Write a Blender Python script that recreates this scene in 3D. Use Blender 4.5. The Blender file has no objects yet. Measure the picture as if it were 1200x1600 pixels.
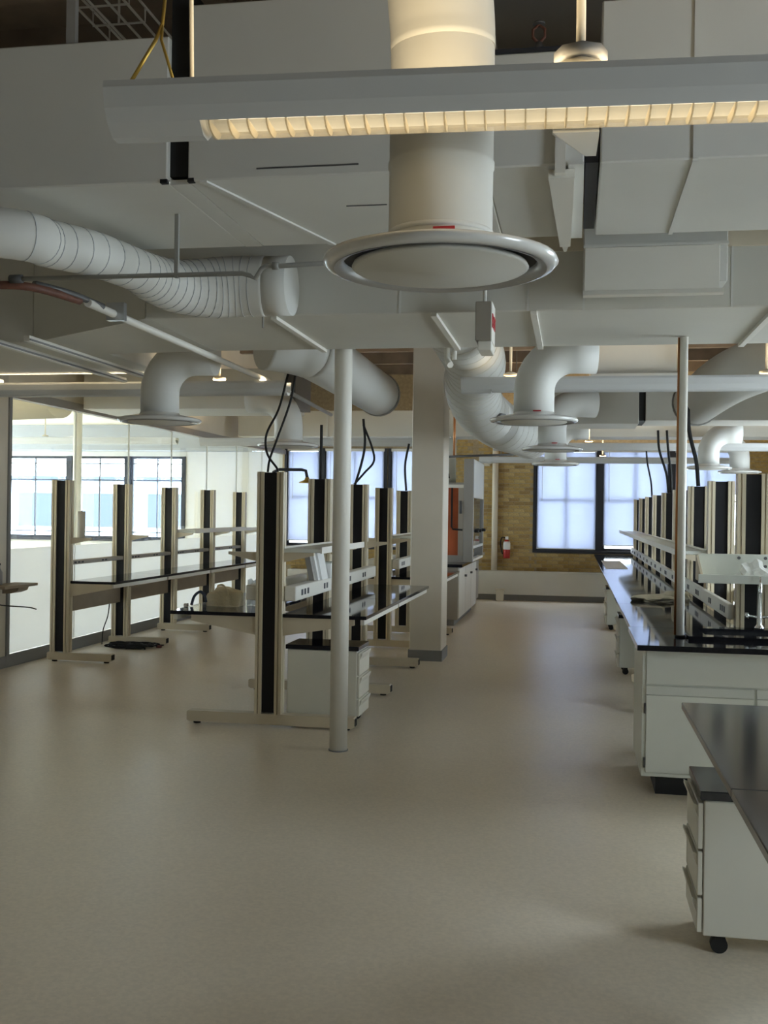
import bpy, bmesh, math, random
from mathutils import Vector, Matrix
random.seed(7)
SC = bpy.context.scene
COL = SC.collection
PI = math.pi

# ------------------------------------------------------------------ camera
FPX, CAM_H, YAW, ROLL = 1650.0, 1.66, math.radians(10.2), math.radians(0.8)
fw = Vector((-math.sin(YAW), math.cos(YAW), 0))
r0 = Vector((math.cos(YAW), math.sin(YAW), 0)); u0 = Vector((0, 0, 1))
rt = r0 * math.cos(ROLL) + u0 * math.sin(ROLL)
up = -r0 * math.sin(ROLL) + u0 * math.cos(ROLL)
cd = bpy.data.cameras.new('camera'); cam = bpy.data.objects.new('camera', cd); COL.objects.link(cam)
cam.matrix_world = Matrix(((rt.x, up.x, -fw.x, 0), (rt.y, up.y, -fw.y, 0), (rt.z, up.z, -fw.z, CAM_H), (0, 0, 0, 1)))
cd.sensor_fit = 'HORIZONTAL'; cd.sensor_width = 36; cd.lens = 36 * FPX / 1200
cd.clip_start = 0.05; cd.clip_end = 400
SC.camera = cam

# ------------------------------------------------------------------ sky, lights, exposure
SC.view_settings.view_transform = 'Standard'; SC.view_settings.look = 'None'
SC.view_settings.gamma = 1; SC.view_settings.use_curve_mapping = False
SC.view_settings.exposure = 0.48
SC.cycles.use_denoising = True
SC.cycles.max_bounces = 9; SC.cycles.diffuse_bounces = 6; SC.cycles.glossy_bounces = 3
SC.cycles.transparent_max_bounces = 16; SC.cycles.sample_clamp_indirect = 6
w = bpy.data.worlds.new('overcast_sky'); SC.world = w; w.use_nodes = True
bg = w.node_tree.nodes['Background']
bg.inputs[0].default_value = (0.84, 0.91, 1.0, 1); bg.inputs[1].default_value = 13.0
SKY_PORTALS = []      # filled beside each window opening
UPLIGHT_W, DOWNLIGHT_W = 9.0, 0.35     # watts per metre of pendant
WARM = (1.0, 0.80, 0.52)

def portal(loc, rot, sx, sy):
    l = bpy.data.lights.new('window_portal', 'AREA'); l.shape = 'RECTANGLE'; l.size = sx; l.size_y = sy
    l.cycles.is_portal = True
    o = bpy.data.objects.new('window_portal', l); o.location = loc; o.rotation_euler = rot; COL.objects.link(o)

def strip_light(loc, length, watts, upward, width=0.08, color=WARM):
    l = bpy.data.lights.new('pendant_lamp', 'AREA'); l.shape = 'RECTANGLE'; l.size = length; l.size_y = width
    l.energy = watts * length; l.color = color
    o = bpy.data.objects.new('pendant_lamp', l); o.location = loc
    if upward: o.rotation_euler = (PI, 0, 0)
    COL.objects.link(o); return o

# ------------------------------------------------------------------ materials
MATS = {}
def mat(name, col, rough=0.5, metal=0.0, spec=0.5, noise=None, bump=None, coat=0.0):
    """noise=(scale, amount): mild colour mottling; bump=(scale, strength)."""
    m = bpy.data.materials.new(name); m.use_nodes = True
    nt = m.node_tree; b = nt.nodes['Principled BSDF']
    b.inputs['Base Color'].default_value = (*col, 1); b.inputs['Roughness'].default_value = rough
    b.inputs['Metallic'].default_value = metal; b.inputs['Specular IOR Level'].default_value = spec
    b.inputs['Coat Weight'].default_value = coat
    tc = nt.nodes.new('ShaderNodeTexCoord')
    if noise:
        n = nt.nodes.new('ShaderNodeTexNoise'); n.inputs['Scale'].default_value = noise[0]; n.inputs['Detail'].default_value = 4
        r = nt.nodes.new('ShaderNodeValToRGB')
        a = noise[1]
        r.color_ramp.elements[0].position = 0.3; r.color_ramp.elements[1].position = 0.7
        r.color_ramp.elements[0].color = (*[c * (1 - a) for c in col], 1)
        r.color_ramp.elements[1].color = (*[min(1, c * (1 + a)) for c in col], 1)
        nt.links.new(tc.outputs['Object'], n.inputs['Vector']); nt.links.new(n.outputs['Fac'], r.inputs['Fac'])
        nt.links.new(r.outputs['Color'], b.inputs['Base Color'])
    if bump:
        n2 = nt.nodes.new('ShaderNodeTexNoise'); n2.inputs['Scale'].default_value = bump[0]
        bp = nt.nodes.new('ShaderNodeBump'); bp.inputs['Strength'].default_value = bump[1]; bp.inputs['Distance'].default_value = 0.01
        nt.links.new(tc.outputs['Object'], n2.inputs['Vector']); nt.links.new(n2.outputs['Fac'], bp.inputs['Height'])
        nt.links.new(bp.outputs['Normal'], b.inputs['Normal'])
    MATS[name] = m
    return m
def emit(name, col, strength):
    m = bpy.data.materials.new(name); m.use_nodes = True; nt = m.node_tree
    nt.nodes.remove(nt.nodes['Principled BSDF'])
    e = nt.nodes.new('ShaderNodeEmission'); e.inputs[0].default_value = (*col, 1); e.inputs[1].default_value = strength
    nt.links.new(e.outputs[0], nt.nodes['Material Output'].inputs[0]); return m
def sheer(name, col, transl=0.6, clear=0.0):
    """diffuse + translucent (+ some straight-through)"""
    m = bpy.data.materials.new(name); m.use_nodes = True; nt = m.node_tree
    nt.nodes.remove(nt.nodes['Principled BSDF'])
    d = nt.nodes.new('ShaderNodeBsdfDiffuse'); t = nt.nodes.new('ShaderNodeBsdfTranslucent'); x = nt.nodes.new('ShaderNodeMixShader')
    d.inputs[0].default_value = (*col, 1); t.inputs[0].default_value = (*col, 1); x.inputs[0].default_value = transl
    nt.links.new(d.outputs[0], x.inputs[1]); nt.links.new(t.outputs[0], x.inputs[2])
    out = x
    if clear:
        tr = nt.nodes.new('ShaderNodeBsdfTransparent'); y = nt.nodes.new('ShaderNodeMixShader'); y.inputs[0].default_value = clear
        nt.links.new(x.outputs[0], y.inputs[1]); nt.links.new(tr.outputs[0], y.inputs[2]); out = y
    nt.links.new(out.outputs[0], nt.nodes['Material Output'].inputs[0]); return m
def pane_glass(name, tint=(0.93, 0.96, 0.96), gloss=0.06):
    m = bpy.data.materials.new(name); m.use_nodes = True; nt = m.node_tree
    nt.nodes.remove(nt.nodes['Principled BSDF'])
    tr = nt.nodes.new('ShaderNodeBsdfTransparent'); tr.inputs[0].default_value = (*tint, 1)
    g = nt.nodes.new('ShaderNodeBsdfGlossy'); g.inputs['Roughness'].default_value = 0.02
    fr = nt.nodes.new('ShaderNodeFresnel'); fr.inputs[0].default_value = 1.45
    x = nt.nodes.new('ShaderNodeMixShader')
    ge = nt.nodes.new('ShaderNodeNewGeometry'); mu = nt.nodes.new('ShaderNodeMath'); mu.operation = 'SUBTRACT'; mu.use_clamp = True
    nt.links.new(fr.outputs[0], mu.inputs[0]); nt.links.new(ge.outputs['Backfacing'], mu.inputs[1])
    nt.links.new(mu.outputs[0], x.inputs[0])
    nt.links.new(tr.outputs[0], x.inputs[1]); nt.links.new(g.outputs[0], x.inputs[2])
    nt.links.new(x.outputs[0], nt.nodes['Material Output'].inputs[0]); return m

M_duct = mat('painted_duct', (0.66, 0.66, 0.62), 0.55, noise=(1.3, 0.04))
M_duct2 = mat('painted_duct_warm', (0.64, 0.63, 0.57), 0.6, noise=(1.1, 0.05))
M_fix = mat('fixture_white', (0.60, 0.61, 0.60), 0.45)
M_ring = mat('diffuser_enamel', (0.66, 0.66, 0.63), 0.22, coat=0.5)
M_white = mat('white_paint', (0.76, 0.74, 0.67), 0.5, noise=(2, 0.03))
M_wall = mat('wall_paint', (0.62, 0.57, 0.47), 0.7, noise=(1.5, 0.05))
M_cream = mat('cream_paint', (0.75, 0.68, 0.54), 0.7, noise=(1.5, 0.04))
M_colpaint = mat('column_paint', (0.68, 0.62, 0.52), 0.6, noise=(2, 0.04))
M_beige = mat('beige_metal', (0.62, 0.54, 0.40), 0.4, noise=(6, 0.03))
M_rail = mat('tower_rail_metal', (0.66, 0.58, 0.42), 0.35)
M_black = mat('black_infill', (0.010, 0.010, 0.012), 0.5, spec=0.3)
M_rubber = mat('black_rubber', (0.01, 0.01, 0.01), 0.7)
M_top = mat('black_epoxy_resin', (0.012, 0.012, 0.016), 0.05, spec=0.3, noise=(60, 0.3))
M_top2 = mat('grey_black_laminate', (0.04, 0.042, 0.046), 0.14, spec=0.5, noise=(40, 0.15))
M_cab = mat('cabinet_enamel', (0.68, 0.66, 0.57), 0.4, noise=(3, 0.03))
M_cab_lit = mat('cabinet_enamel_cool_lit', (0.70, 0.72, 0.66), 0.4, noise=(3, 0.03))  # cabinet enamel with the right side's greenish light put into the colour
M_brown = mat('modesty_panel_brown', (0.27, 0.215, 0.15), 0.6, noise=(5, 0.08))
M_base = mat('grey_vinyl_base', (0.23, 0.23, 0.225), 0.6)
M_chrome = mat('chrome', (0.8, 0.82, 0.84), 0.12, 1.0)
M_steel = mat('galvanised_steel', (0.55, 0.57, 0.60), 0.35, 1.0)
M_pipe = mat('dull_pipe', (0.33, 0.33, 0.31), 0.5, 0.4)
M_darkpipe = mat('dark_pipe', (0.12, 0.12, 0.12), 0.5, 0.3)
M_rust = mat('red_brown_sleeve', (0.13, 0.05, 0.03), 0.6, noise=(20, 0.3))
M_copper = mat('copper_pipe', (0.55, 0.24, 0.09), 0.35, 0.6)
M_brass = mat('brass', (0.62, 0.43, 0.10), 0.35, 0.7)
M_red = mat('red_enamel', (0.42, 0.025, 0.02), 0.35)
M_orange = mat('orange_side_panel', (0.42, 0.095, 0.03), 0.6, noise=(4, 0.12))
M_grey = mat('grey_panel', (0.32, 0.31, 0.29), 0.5, noise=(4, 0.05))
M_taupe = mat('taupe_panel', (0.33, 0.30, 0.255), 0.55, noise=(4, 0.05))
M_dframe = mat('dark_window_frame', (0.025, 0.027, 0.035), 0.5)
M_deck = mat('ceiling_deck', (0.20, 0.155, 0.115), 0.85, noise=(2.5, 0.25))
M_wood = mat('ceiling_board', (0.42, 0.28, 0.13), 0.8, noise=(5, 0.25))
M_bag = mat('canvas_bag_cloth', (0.86, 0.76, 0.53), 0.9, noise=(14, 0.10), bump=(60, 0.4))
M_cloth = mat('pale_cloth', (0.80, 0.74, 0.58), 0.9, noise=(14, 0.1), bump=(60, 0.4))
M_paper = mat('white_paper', (0.82, 0.82, 0.8), 0.8)
M_plastic = sheer('thin_plastic_sheet', (0.80, 0.84, 0.88), 0.5, 0.35)
M_blind = sheer('blind_slat', (0.57, 0.60, 0.69), 0.5, 0.0)
M_frost = sheer('frosted_glass', (0.86, 0.88, 0.88), 0.55, 0.0)
M_glass = pane_glass('clear_glass')
M_louver = sheer('cream_louver_blade', (0.78, 0.72, 0.58), 0.5, 0.0)
M_lamp = emit('lamp_tube_glow', (1.0, 0.86, 0.62), 2.0)
M_socket = mat('dark_socket', (0.02, 0.022, 0.03), 0.5)
M_asph = mat('pavement', (0.62, 0.64, 0.66), 0.9, noise=(0.7, 0.1))
M_far = mat('distant_facade', (0.70, 0.75, 0.82), 0.9, noise=(0.6, 0.1))
M_fwin = mat('distant_window', (0.04, 0.055, 0.085), 0.5)
M_exit = mat('exit_red', (0.55, 0.04, 0.05), 0.5)
M_mortar = mat('mortar', (0.40, 0.32, 0.20), 0.9, noise=(20, 0.15))
BR = [mat('brick_ochre', (0.46, 0.32, 0.115), 0.85, noise=(14, 0.22), bump=(50, 0.5)),
      mat('brick_buff', (0.53, 0.39, 0.17), 0.85, noise=(14, 0.2), bump=(50, 0.5)),
      mat('brick_brown', (0.34, 0.225, 0.085), 0.85, noise=(14, 0.25), bump=(50, 0.5))]

def floor_mat():
    m = bpy.data.materials.new('epoxy_floor'); m.use_nodes = True; nt = m.node_tree; b = nt.nodes['Principled BSDF']
    tc = nt.nodes.new('ShaderNodeTexCoord')
    n1 = nt.nodes.new('ShaderNodeTexNoise'); n1.inputs['Scale'].default_value = 0.7; n1.inputs['Detail'].default_value = 5
    n2 = nt.nodes.new('ShaderNodeTexNoise'); n2.inputs['Scale'].default_value = 55; n2.inputs['Detail'].default_value = 3
    r1 = nt.nodes.new('ShaderNodeValToRGB'); r1.color_ramp.elements[0].position = 0.3; r1.color_ramp.elements[1].position = 0.7
    r1.color_ramp.elements[0].color = (0.76, 0.665, 0.525, 1); r1.color_ramp.elements[1].color = (0.83, 0.735, 0.59, 1)
    r2 = nt.nodes.new('ShaderNodeValToRGB'); r2.color_ramp.elements[0].position = 0.35; r2.color_ramp.elements[1].position = 0.65
    r2.color_ramp.elements[0].color = (0.90, 0.90, 0.90, 1); r2.color_ramp.elements[1].color = (1, 1, 1, 1)
    mx = nt.nodes.new('ShaderNodeMix'); mx.data_type = 'RGBA'; mx.blend_type = 'MULTIPLY'; mx.inputs['Factor'].default_value = 1
    L = nt.links.new
    L(tc.outputs['Object'], n1.inputs['Vector']); L(tc.outputs['Object'], n2.inputs['Vector'])
    L(n1.outputs['Fac'], r1.inputs['Fac']); L(n2.outputs['Fac'], r2.inputs['Fac'])
    L(r1.outputs['Color'], mx.inputs['A']); L(r2.outputs['Color'], mx.inputs['B']); L(mx.outputs['Result'], b.inputs['Base Color'])
    rr = nt.nodes.new('ShaderNodeMapRange'); rr.inputs['To Min'].default_value = 0.26; rr.inputs['To Max'].default_value = 0.40
    L(n1.outputs['Fac'], rr.inputs['Value']); L(rr.outputs['Result'], b.inputs['Roughness'])
    bp = nt.nodes.new('ShaderNodeBump'); bp.inputs['Strength'].default_value = 0.06; bp.inputs['Distance'].default_value = 0.01
    L(n2.outputs['Fac'], bp.inputs['Height']); L(bp.outputs['Normal'], b.inputs['Normal'])
    return m
M_floor = floor_mat()

# ------------------------------------------------------------------ mesh helpers (all coordinates are world metres)
class MB:
    def __init__(s): s.bm = bmesh.new()
    def box(s, x0, x1, y0, y1, z0, z1, bev=0.0):
        vs = [s.bm.verts.new((x, y, z)) for x in (x0, x1) for y in (y0, y1) for z in (z0, z1)]
        fs = [s.bm.faces.new([vs[i] for i in q]) for q in ((0, 1, 3, 2), (4, 6, 7, 5), (0, 4, 5, 1), (2, 3, 7, 6), (0, 2, 6, 4), (1, 5, 7, 3))]
        if bev:
            es = list({e for f in fs for e in f.edges})
            bmesh.ops.bevel(s.bm, geom=es, offset=bev, segments=1, affect='EDGES')
        return s
    def prism(s, pts, axis, a, b):
        """extrude a 2-D outline along an axis from a to b ('x': pts are (y,z); 'y': (x,z); 'z': (x,y))"""
        def P(p, t): return {'x': (t, p[0], p[1]), 'y': (p[0], t, p[1]), 'z': (p[0], p[1], t)}[axis]
        A = [s.bm.verts.new(P(p, a)) for p in pts]; B = [s.bm.verts.new(P(p, b)) for p in pts]
        n = len(pts)
        s.bm.faces.new(A); s.bm.faces.new(B[::-1])
        for i in range(n): s.bm.faces.new((A[i], B[i], B[(i + 1) % n], A[(i + 1) % n]))
        return s
    def hexa(s, lo, hi):
        """lo, hi: four corners each (same winding)"""
        A = [s.bm.verts.new(p) for p in lo]; B = [s.bm.verts.new(p) for p in hi]
        s.bm.faces.new(A[::-1]); s.bm.faces.new(B)
        for i in range(4): s.bm.faces.new((A[i], A[(i + 1) % 4], B[(i + 1) % 4], B[i]))
        return s
    def tube(s, pts, r, seg=10, caps=True, radii=None, smooth=0):
        pts = [Vector(p) for p in pts]
        if smooth:
            pts = catmull(pts, smooth)
        n = len(pts); rings = []
        t = (pts[1] - pts[0]).normalized()
        a = t.orthogonal().normalized()
        for i, p in enumerate(pts):
            t2 = (pts[min(i + 1, n - 1)] - pts[max(i - 1, 0)]).normalized()
            a = (a - t2 * a.dot(t2)).normalized(); b = t2.cross(a)
            rr = radii(i / (n - 1)) if radii else r
            rings.append([s.bm.verts.new(p + rr * (math.cos(2 * PI * k / seg) * a + math.sin(2 * PI * k / seg) * b)) for k in range(seg)])
        for q, w_ in zip(rings, rings[1:]):
            for k in range(seg):
                f = s.bm.faces.new((q[k], q[(k + 1) % seg], w_[(k + 1) % seg], w_[k])); f.smooth = True
        if caps:
            s.bm.faces.new(rings[0][::-1]); s.bm.faces.new(rings[-1])
        return s
    def cyl(s, p, q, r, seg=16, r2=None):
        return s.tube([p, q], r, seg, radii=(lambda t: r + (r2 - r) * t) if r2 is not None else None)
    def lathe(s, prof, c=(0, 0, 0), seg=24, axis='z'):
        """closed or open (r, h) profile spun about an axis through c"""
        rings = []
        for r, h in prof:
            ring = []
            for k in range(seg):
                ca, sa = math.cos(2 * PI * k / seg), math.sin(2 * PI * k / seg)
                v = {'z': (r * ca, r * sa, h), 'y': (r * ca, h, r * sa), 'x': (h, r * ca, r * sa)}[axis]
                ring.append(s.bm.verts.new(Vector(c) + Vector(v)))
            rings.append(ring)
        for q, w_ in zip(rings, rings[1:]):
            for k in range(seg):
                f = s.bm.faces.new((q[k], q[(k + 1) % seg], w_[(k + 1) % seg], w_[k])); f.smooth = True
        return s
    def slab_hole(s, X, Y, z0, z1):
        """slab over the 3x3 grid X[0..3], Y[0..3] with the centre cell open"""
        V = {}
        for i in range(4):
            for j in range(4):
                for k, z in ((0, z0), (1, z1)): V[i, j, k] = s.bm.verts.new((X[i], Y[j], z))
        for i in range(3):
            for j in range(3):
                if (i, j) == (1, 1): continue
                s.bm.faces.new((V[i, j, 1], V[i + 1, j, 1], V[i + 1, j + 1, 1], V[i, j + 1, 1]))
                s.bm.faces.new((V[i, j, 0], V[i, j + 1, 0], V[i + 1, j + 1, 0], V[i + 1, j, 0]))
        def side(a, b): s.bm.faces.new((V[(*a, 0)], V[(*b, 0)], V[(*b, 1)], V[(*a, 1)]))
        for i in range(3):
            side((i, 0), (i + 1, 0)); side((i + 1, 3), (i, 3)); side((0, i + 1), (0, i)); side((3, i), (3, i + 1))
        side((1, 1), (2, 1)); side((2, 1), (2, 2)); side((2, 2), (1, 2)); side((1, 2), (1, 1))
        return s
def catmull(P, k):
    out = []
    Q = [P[0] * 2 - P[1]] + P + [P[-1] * 2 - P[-2]]
    for i in range(1, len(Q) - 2):
        for j in range(k):
            t = j / k
            a, b, c, d = Q[i - 1], Q[i], Q[i + 1], Q[i + 2]
            out.append(0.5 * ((2 * b) + (c - a) * t + (2 * a - 5 * b + 4 * c - d) * t * t + (3 * b - a - 3 * c + d) * t ** 3))
    out.append(P[-1]); return out

WLOC = {}
def thing(name, label, cat, loc, group=None):
    o = bpy.data.objects.new(name, None); o.empty_display_size = 0.1; COL.objects.link(o)
    o.location = loc; o['label'] = label; o['category'] = cat
    if group: o['group'] = group
    WLOC[o.name] = Vector(loc); return o
def obj(name, mb, m, parent=None, label=None, cat=None, group=None, kind=None):
    bmesh.ops.recalc_face_normals(mb.bm, faces=mb.bm.faces[:])
    me = bpy.data.meshes.new(name)
    if parent is not None: off = WLOC[parent.name]
    else:
        vs = mb.bm.verts
        xs = [v.co.x for v in vs]; ys = [v.co.y for v in vs]
        off = Vector(((min(xs) + max(xs)) / 2, (min(ys) + max(ys)) / 2, min(v.co.z for v in vs)))
    bmesh.ops.translate(mb.bm, vec=-off, verts=mb.bm.verts[:])
    mb.bm.to_mesh(me); mb.bm.free()
    me.materials.append(m)
    o = bpy.data.objects.new(name, me); COL.objects.link(o)
    if parent is not None: o.parent = parent
    else: o.location = off
    WLOC[o.name] = off
    if label: o['label'] = label
    if cat: o['category'] = cat
    if group: o['group'] = group
    if kind: o['kind'] = kind
    return o
def struct(name, mb, m, parent=None):
    return obj(name, mb, m, parent, kind='structure' if parent is None else None)
def dup(root, loc, label=None, group=None):
    r = root.copy(); COL.objects.link(r); r.location = loc
    if label: r['label'] = label
    if group: r['group'] = group
    WLOC[r.name] = Vector(loc)
    for ch in list(root.children):
        c = ch.copy(); COL.objects.link(c); c.parent = r
        for g in list(ch.children):
            d = g.copy(); COL.objects.link(d); d.parent = c
    return r
ORD = ['nearest', 'second', 'third', 'fourth', 'fifth', 'sixth', 'seventh', 'eighth', 'ninth']

# ================================================================== STRUCTURE
CEIL = 4.60
WB = 20.6        # far wall inner face
PX = -5.75       # glass partition / left wall plane
XR = 3.9         # right wall
YN = -3.0        # wall behind the camera
XLL = -13.0      # far side of the neighbouring room
struct('floor', MB().box(XLL, XR, YN, WB + 0.3, -0.1, 0), M_floor)
ceil = struct('ceiling', MB().box(XLL, XR, YN, WB + 0.3, CEIL, CEIL + 0.15), M_deck)
for i in range(15):
    y = 0.2 + 1.45 * i
    struct('joist', MB().box(PX, XR, y, y + 0.12, CEIL - 0.22, CEIL), M_deck, ceil)

# ---- far wall with its window openings
BAYS = [(-5.70, -5.02), (-4.92, -3.70), (-3.58, -2.40), (-0.73, 0.43), (0.53, 1.76), (1.86, 3.05)]
SILL, HEAD = 0.97, 2.92
LWIN = [(-11.95, -10.45), (-10.35, -9.15), (-9.05, -7.90)]       # windows of the neighbouring room
LS, LH = 1.03, 2.74
def wall_with_holes(x0, x1, holes, z0, z1, y0, y1):
    mb = MB(); x = x0
    for (a, b, s, h) in sorted(holes):
        mb.box(x, a, y0, y1, z0, z1); mb.box(a, b, y0, y1, z0, s); mb.box(a, b, y0, y1, h, z1); x = b
    mb.box(x, x1, y0, y1, z0, z1); return mb
wb = struct('wall_back', wall_with_holes(PX - 0.05, XR, [(a, b, SILL, HEAD) for a, b in BAYS], 0, CEIL, WB, WB + 0.3), M_mortar)
struct('wall_back_left', wall_with_holes(XLL, PX - 0.05, [(a, b, LS, LH) for a, b in LWIN], 0, CEIL, WB, WB + 0.3), M_white)
# bricks that the photograph shows, each its own piece
bm_ = []
for k in range(3):
    mb = MB().box(-0.098, 0.098, -0.010, 0.004, 0.003, 0.062); me = bpy.data.meshes.new('brick')
    mb.bm.to_mesh(me); mb.bm.free(); me.materials.append(BR[k]); bm_.append(me)
WLOC_wb = WLOC[wb.name]
def lay(x0, x1, z0, z1, count):
    row = 0; z = z0
    while z < z1 - 0.05:
        x = x0 + (0.1 if row % 2 else 0.2)
        while x < x1 - 0.05:
            o = bpy.data.objects.new('brick', random.choices(bm_, (5, 3, 2))[0]); COL.objects.link(o); o.parent = wb
            o.location = Vector((x, WB, z)) - WLOC_wb + Vector((0, random.uniform(-0.003, 0.003), 0)); x += 0.205
            count[0] += 1
        z += 0.0705; row += 1
cnt = [0]
lay(-1.86, -0.76, 0.56, 2.75, cnt)
lay(-0.80, 0.80, 0.56, 0.94, cnt)
mb = MB()                                   # the rest of the brickwork, seen only in slivers
def lay_rest(x0, x1, z0, z1):
    row = 0; z = z0
    while z < z1 - 0.05:
        x = x0 + (0.1 if row % 2 else 0.2)
        while x < x1 - 0.05:
            mb.box(x - 0.098, x + 0.098, WB - 0.009, WB + 0.004, z + 0.003, z + 0.062); x += 0.205
        z += 0.0705; row += 1
lay_rest(-5.7, -2.42, 0.5, 0.94); lay_rest(-2.36, -1.95, 0.5, 3.2); lay_rest(-1.85, -0.78, 2.8, 3.3); lay_rest(0.95, 3.6, 0.5, 0.94); lay_rest(3.1, 3.8, 0.94, 3.2)
obj('brickwork', mb, BR[0], wb, kind='stuff')

wn = 0
def window(a, b, s, h, blind, nv=1, rails=(0.5,), y=WB, thin=0.016):
    """dark steel window in the far wall: frame, mullions, panes"""
    global wn; wn += 1
    mb = MB(); f = 0.05
    mb.box(a, b, y + 0.02, y + 0.09, s, s + f); mb.box(a, b, y + 0.02, y + 0.09, h - f, h)
    mb.box(a, a + f, y + 0.02, y + 0.09, s + f, h - f); mb.box(b - f, b, y + 0.02, y + 0.09, s + f, h - f)
    o = struct('window_%d' % wn, mb, M_dframe)
    for k in range(1, nv + 1):
        x = a + (b - a) * k / (nv + 1)
        struct('mullion', MB().box(x - thin, x + thin, y + 0.03, y + 0.08, s + f, h - f), M_dframe, o)
    for t in rails:
        z = s + (h - s) * t
        struct('glazing_bar', MB().box(a + f, b - f, y + 0.035, y + 0.075, z - thin, z + thin), M_dframe, o)
    for k in range(nv + 1):
        x0 = a + f + (b - a - 2 * f) * k / (nv + 1); x1 = a + f + (b - a - 2 * f) * (k + 1) / (nv + 1)
        struct('pane', MB().box(x0, x1, y + 0.052, y + 0.058, s + f, h - f), M_glass, o)
    struct('casing', MB().box(a - 0.05, a, y - 0.03, y + 0.09, s, h), M_dframe, o)
    struct('casing', MB().box(b, b + 0.05, y - 0.03, y + 0.09, s, h), M_dframe, o)
    struct('sill', MB().box(a - 0.05, b + 0.05, y - 0.06, y + 0.09, s - 0.05, s), M_dframe, o)
    portal(((a + b) / 2, y + 0.32, (s + h) / 2), (-PI / 2, 0, 0), b - a, h - s)
    if blind:
        t = thing('window_blind', blind[1], 'blind', ((a + b) / 2, y - 0.02, s))
        bot = s + blind[0]
        obj('headrail', MB().box(a + 0.01, b - 0.01, y - 0.03, y + 0.015, h - 0.06, h - 0.005), M_white, t)
        sl = MB(); z = bot + 0.03
        while z < h - 0.07:
            sl.hexa([(a + 0.02, y - 0.004, z - 0.0135), (b - 0.02, y - 0.004, z - 0.0135), (b - 0.02, y - 0.002, z - 0.0135), (a + 0.02, y - 0.002, z - 0.0135)],
                    [(a + 0.02, y + 0.006, z + 0.0135), (b - 0.02, y + 0.006, z + 0.0135), (b - 0.02, y + 0.008, z + 0.0135), (a + 0.02, y + 0.008, z + 0.0135)]); z += 0.025
        obj('slats', sl, M_blind, t, kind='stuff')
        obj('bottom_rail', MB().box(a + 0.02, b - 0.02, y - 0.012, y + 0.012, bot, bot + 0.018), M_white, t)
        obj('wand', MB().cyl((a + 0.12, y - 0.025, h - 0.06), (a + 0.12, y - 0.025, h - 1.0), 0.006, 6), M_paper, t)
LAB = ['white blind on the narrow far window at the end of the glass partition', 'white blind on the far window behind the slim white pole', 'white slatted blind on the far window just left of the square column',
       'closed white slatted blind on the window right of the fire extinguisher', 'white slatted blind raised a little, over the far end of the right bench',
       'white slatted blind behind the right row of towers, in the far right window']
for i, (a, b) in enumerate(BAYS):
    window(a, b, SILL, HEAD, ([0.09, 0.0, 0.0, 0.02, 0.10, 1.1][i], LAB[i]), nv=0 if i == 0 else 1)
for i, (a, b) in enumerate(LWIN):
    window(a, b, LS, LH, None, nv=1, rails=(0.08, 0.71, 0.91), thin=0.010)

# ---- left wall: solid near the camera, glass partition beyond
struct('wall_left', MB().box(PX - 0.12, PX, YN, 10.02, 0, CEIL), M_wall)
struct('baseboard_left', MB().box(PX, PX + 0.012, YN, 10.02, 0, 0.12), M_base)
struct('baseboard_partition', MB().box(PX - 0.01, PX + 0.014, 10.02, WB, 0, 0.13), M_base)
struct('wall_partition', MB().box(PX - 0.10, PX, 10.02, WB, 2.88, CEIL), M_cream)
mb = MB(); mb.box(PX - 0.06, PX + 0.03, 10.02, WB, 2.79, 2.88)
part = struct('window_partition', mb, M_taupe)
struct('end_post', MB().box(PX - 0.06, PX + 0.02, 10.02, 10.07, 0.13, 2.79), M_base, part)
N = 7; L0, L1 = 10.08, WB - 0.02
for k in range(N):
    a = L0 + (L1 - L0) * k / N; b = L0 + (L1 - L0) * (k + 1) / N
    struct('frosted_pane', MB().box(PX - 0.035, PX - 0.023, a + 0.004, b - 0.004, 0.13, 1.22), M_frost, part)
    struct('clear_pane', MB().box(PX - 0.035, PX - 0.023, a + 0.004, b - 0.004, 1.225, 2.79), M_glass, part)
    if k: struct('joint_strip', MB().box(PX - 0.038, PX - 0.018, b - (L1 - L0) / N - 0.004, b - (L1 - L0) / N + 0.004, 0.13, 2.79), M_white, part)
# neighbouring room
mb = MB(); y = 6.0
LFW_ADDED = [(7.0, 9.4), (10.4, 12.8), (13.8, 16.2), (17.2, 19.6)]  # unseen windows added to brighten this room and the frosted panes
for a, b in LFW_ADDED:
    mb.box(XLL - 0.15, XLL, y, a, 0, CEIL); mb.box(XLL - 0.15, XLL, a, b, 0, 0.9); mb.box(XLL - 0.15, XLL, a, b, 2.9, CEIL); y = b
mb.box(XLL - 0.15, XLL, y, WB + 0.3, 0, CEIL)
struct('wall_left_far', mb, M_white)
for a, b in LFW_ADDED:
    wn += 1; x = XLL - 0.1
    o = struct('window_%d' % wn, MB().box(x, x + 0.05, a, b, 0.9, 0.95).box(x, x + 0.05, a, b, 2.85, 2.9), M_dframe)
    struct('mullion', MB().box(x, x + 0.05, (a + b) / 2 - 0.025, (a + b) / 2 + 0.025, 0.95, 2.85), M_dframe, o)
    struct('pane', MB().box(x + 0.02, x + 0.026, a, b, 0.95, 2.85), M_glass, o)
    portal((XLL - 0.2, (a + b) / 2, 1.9), (0, -PI / 2, 0), 1.9, b - a)
struct('wall_left_near', MB().box(XLL, PX - 0.12, 5.9, 6.0, 0, CEIL), M_cream)
struct('ceiling_left', MB().box(XLL, PX - 0.1, 6.0, WB, 3.35, 3.45), M_cream)
struct('trim_1', MB().box(XLL, PX - 0.1, WB - 0.5, WB, LH + 0.1, 3.35), mat('bulkhead_grey', (0.40, 0.42, 0.44), 0.6))
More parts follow.
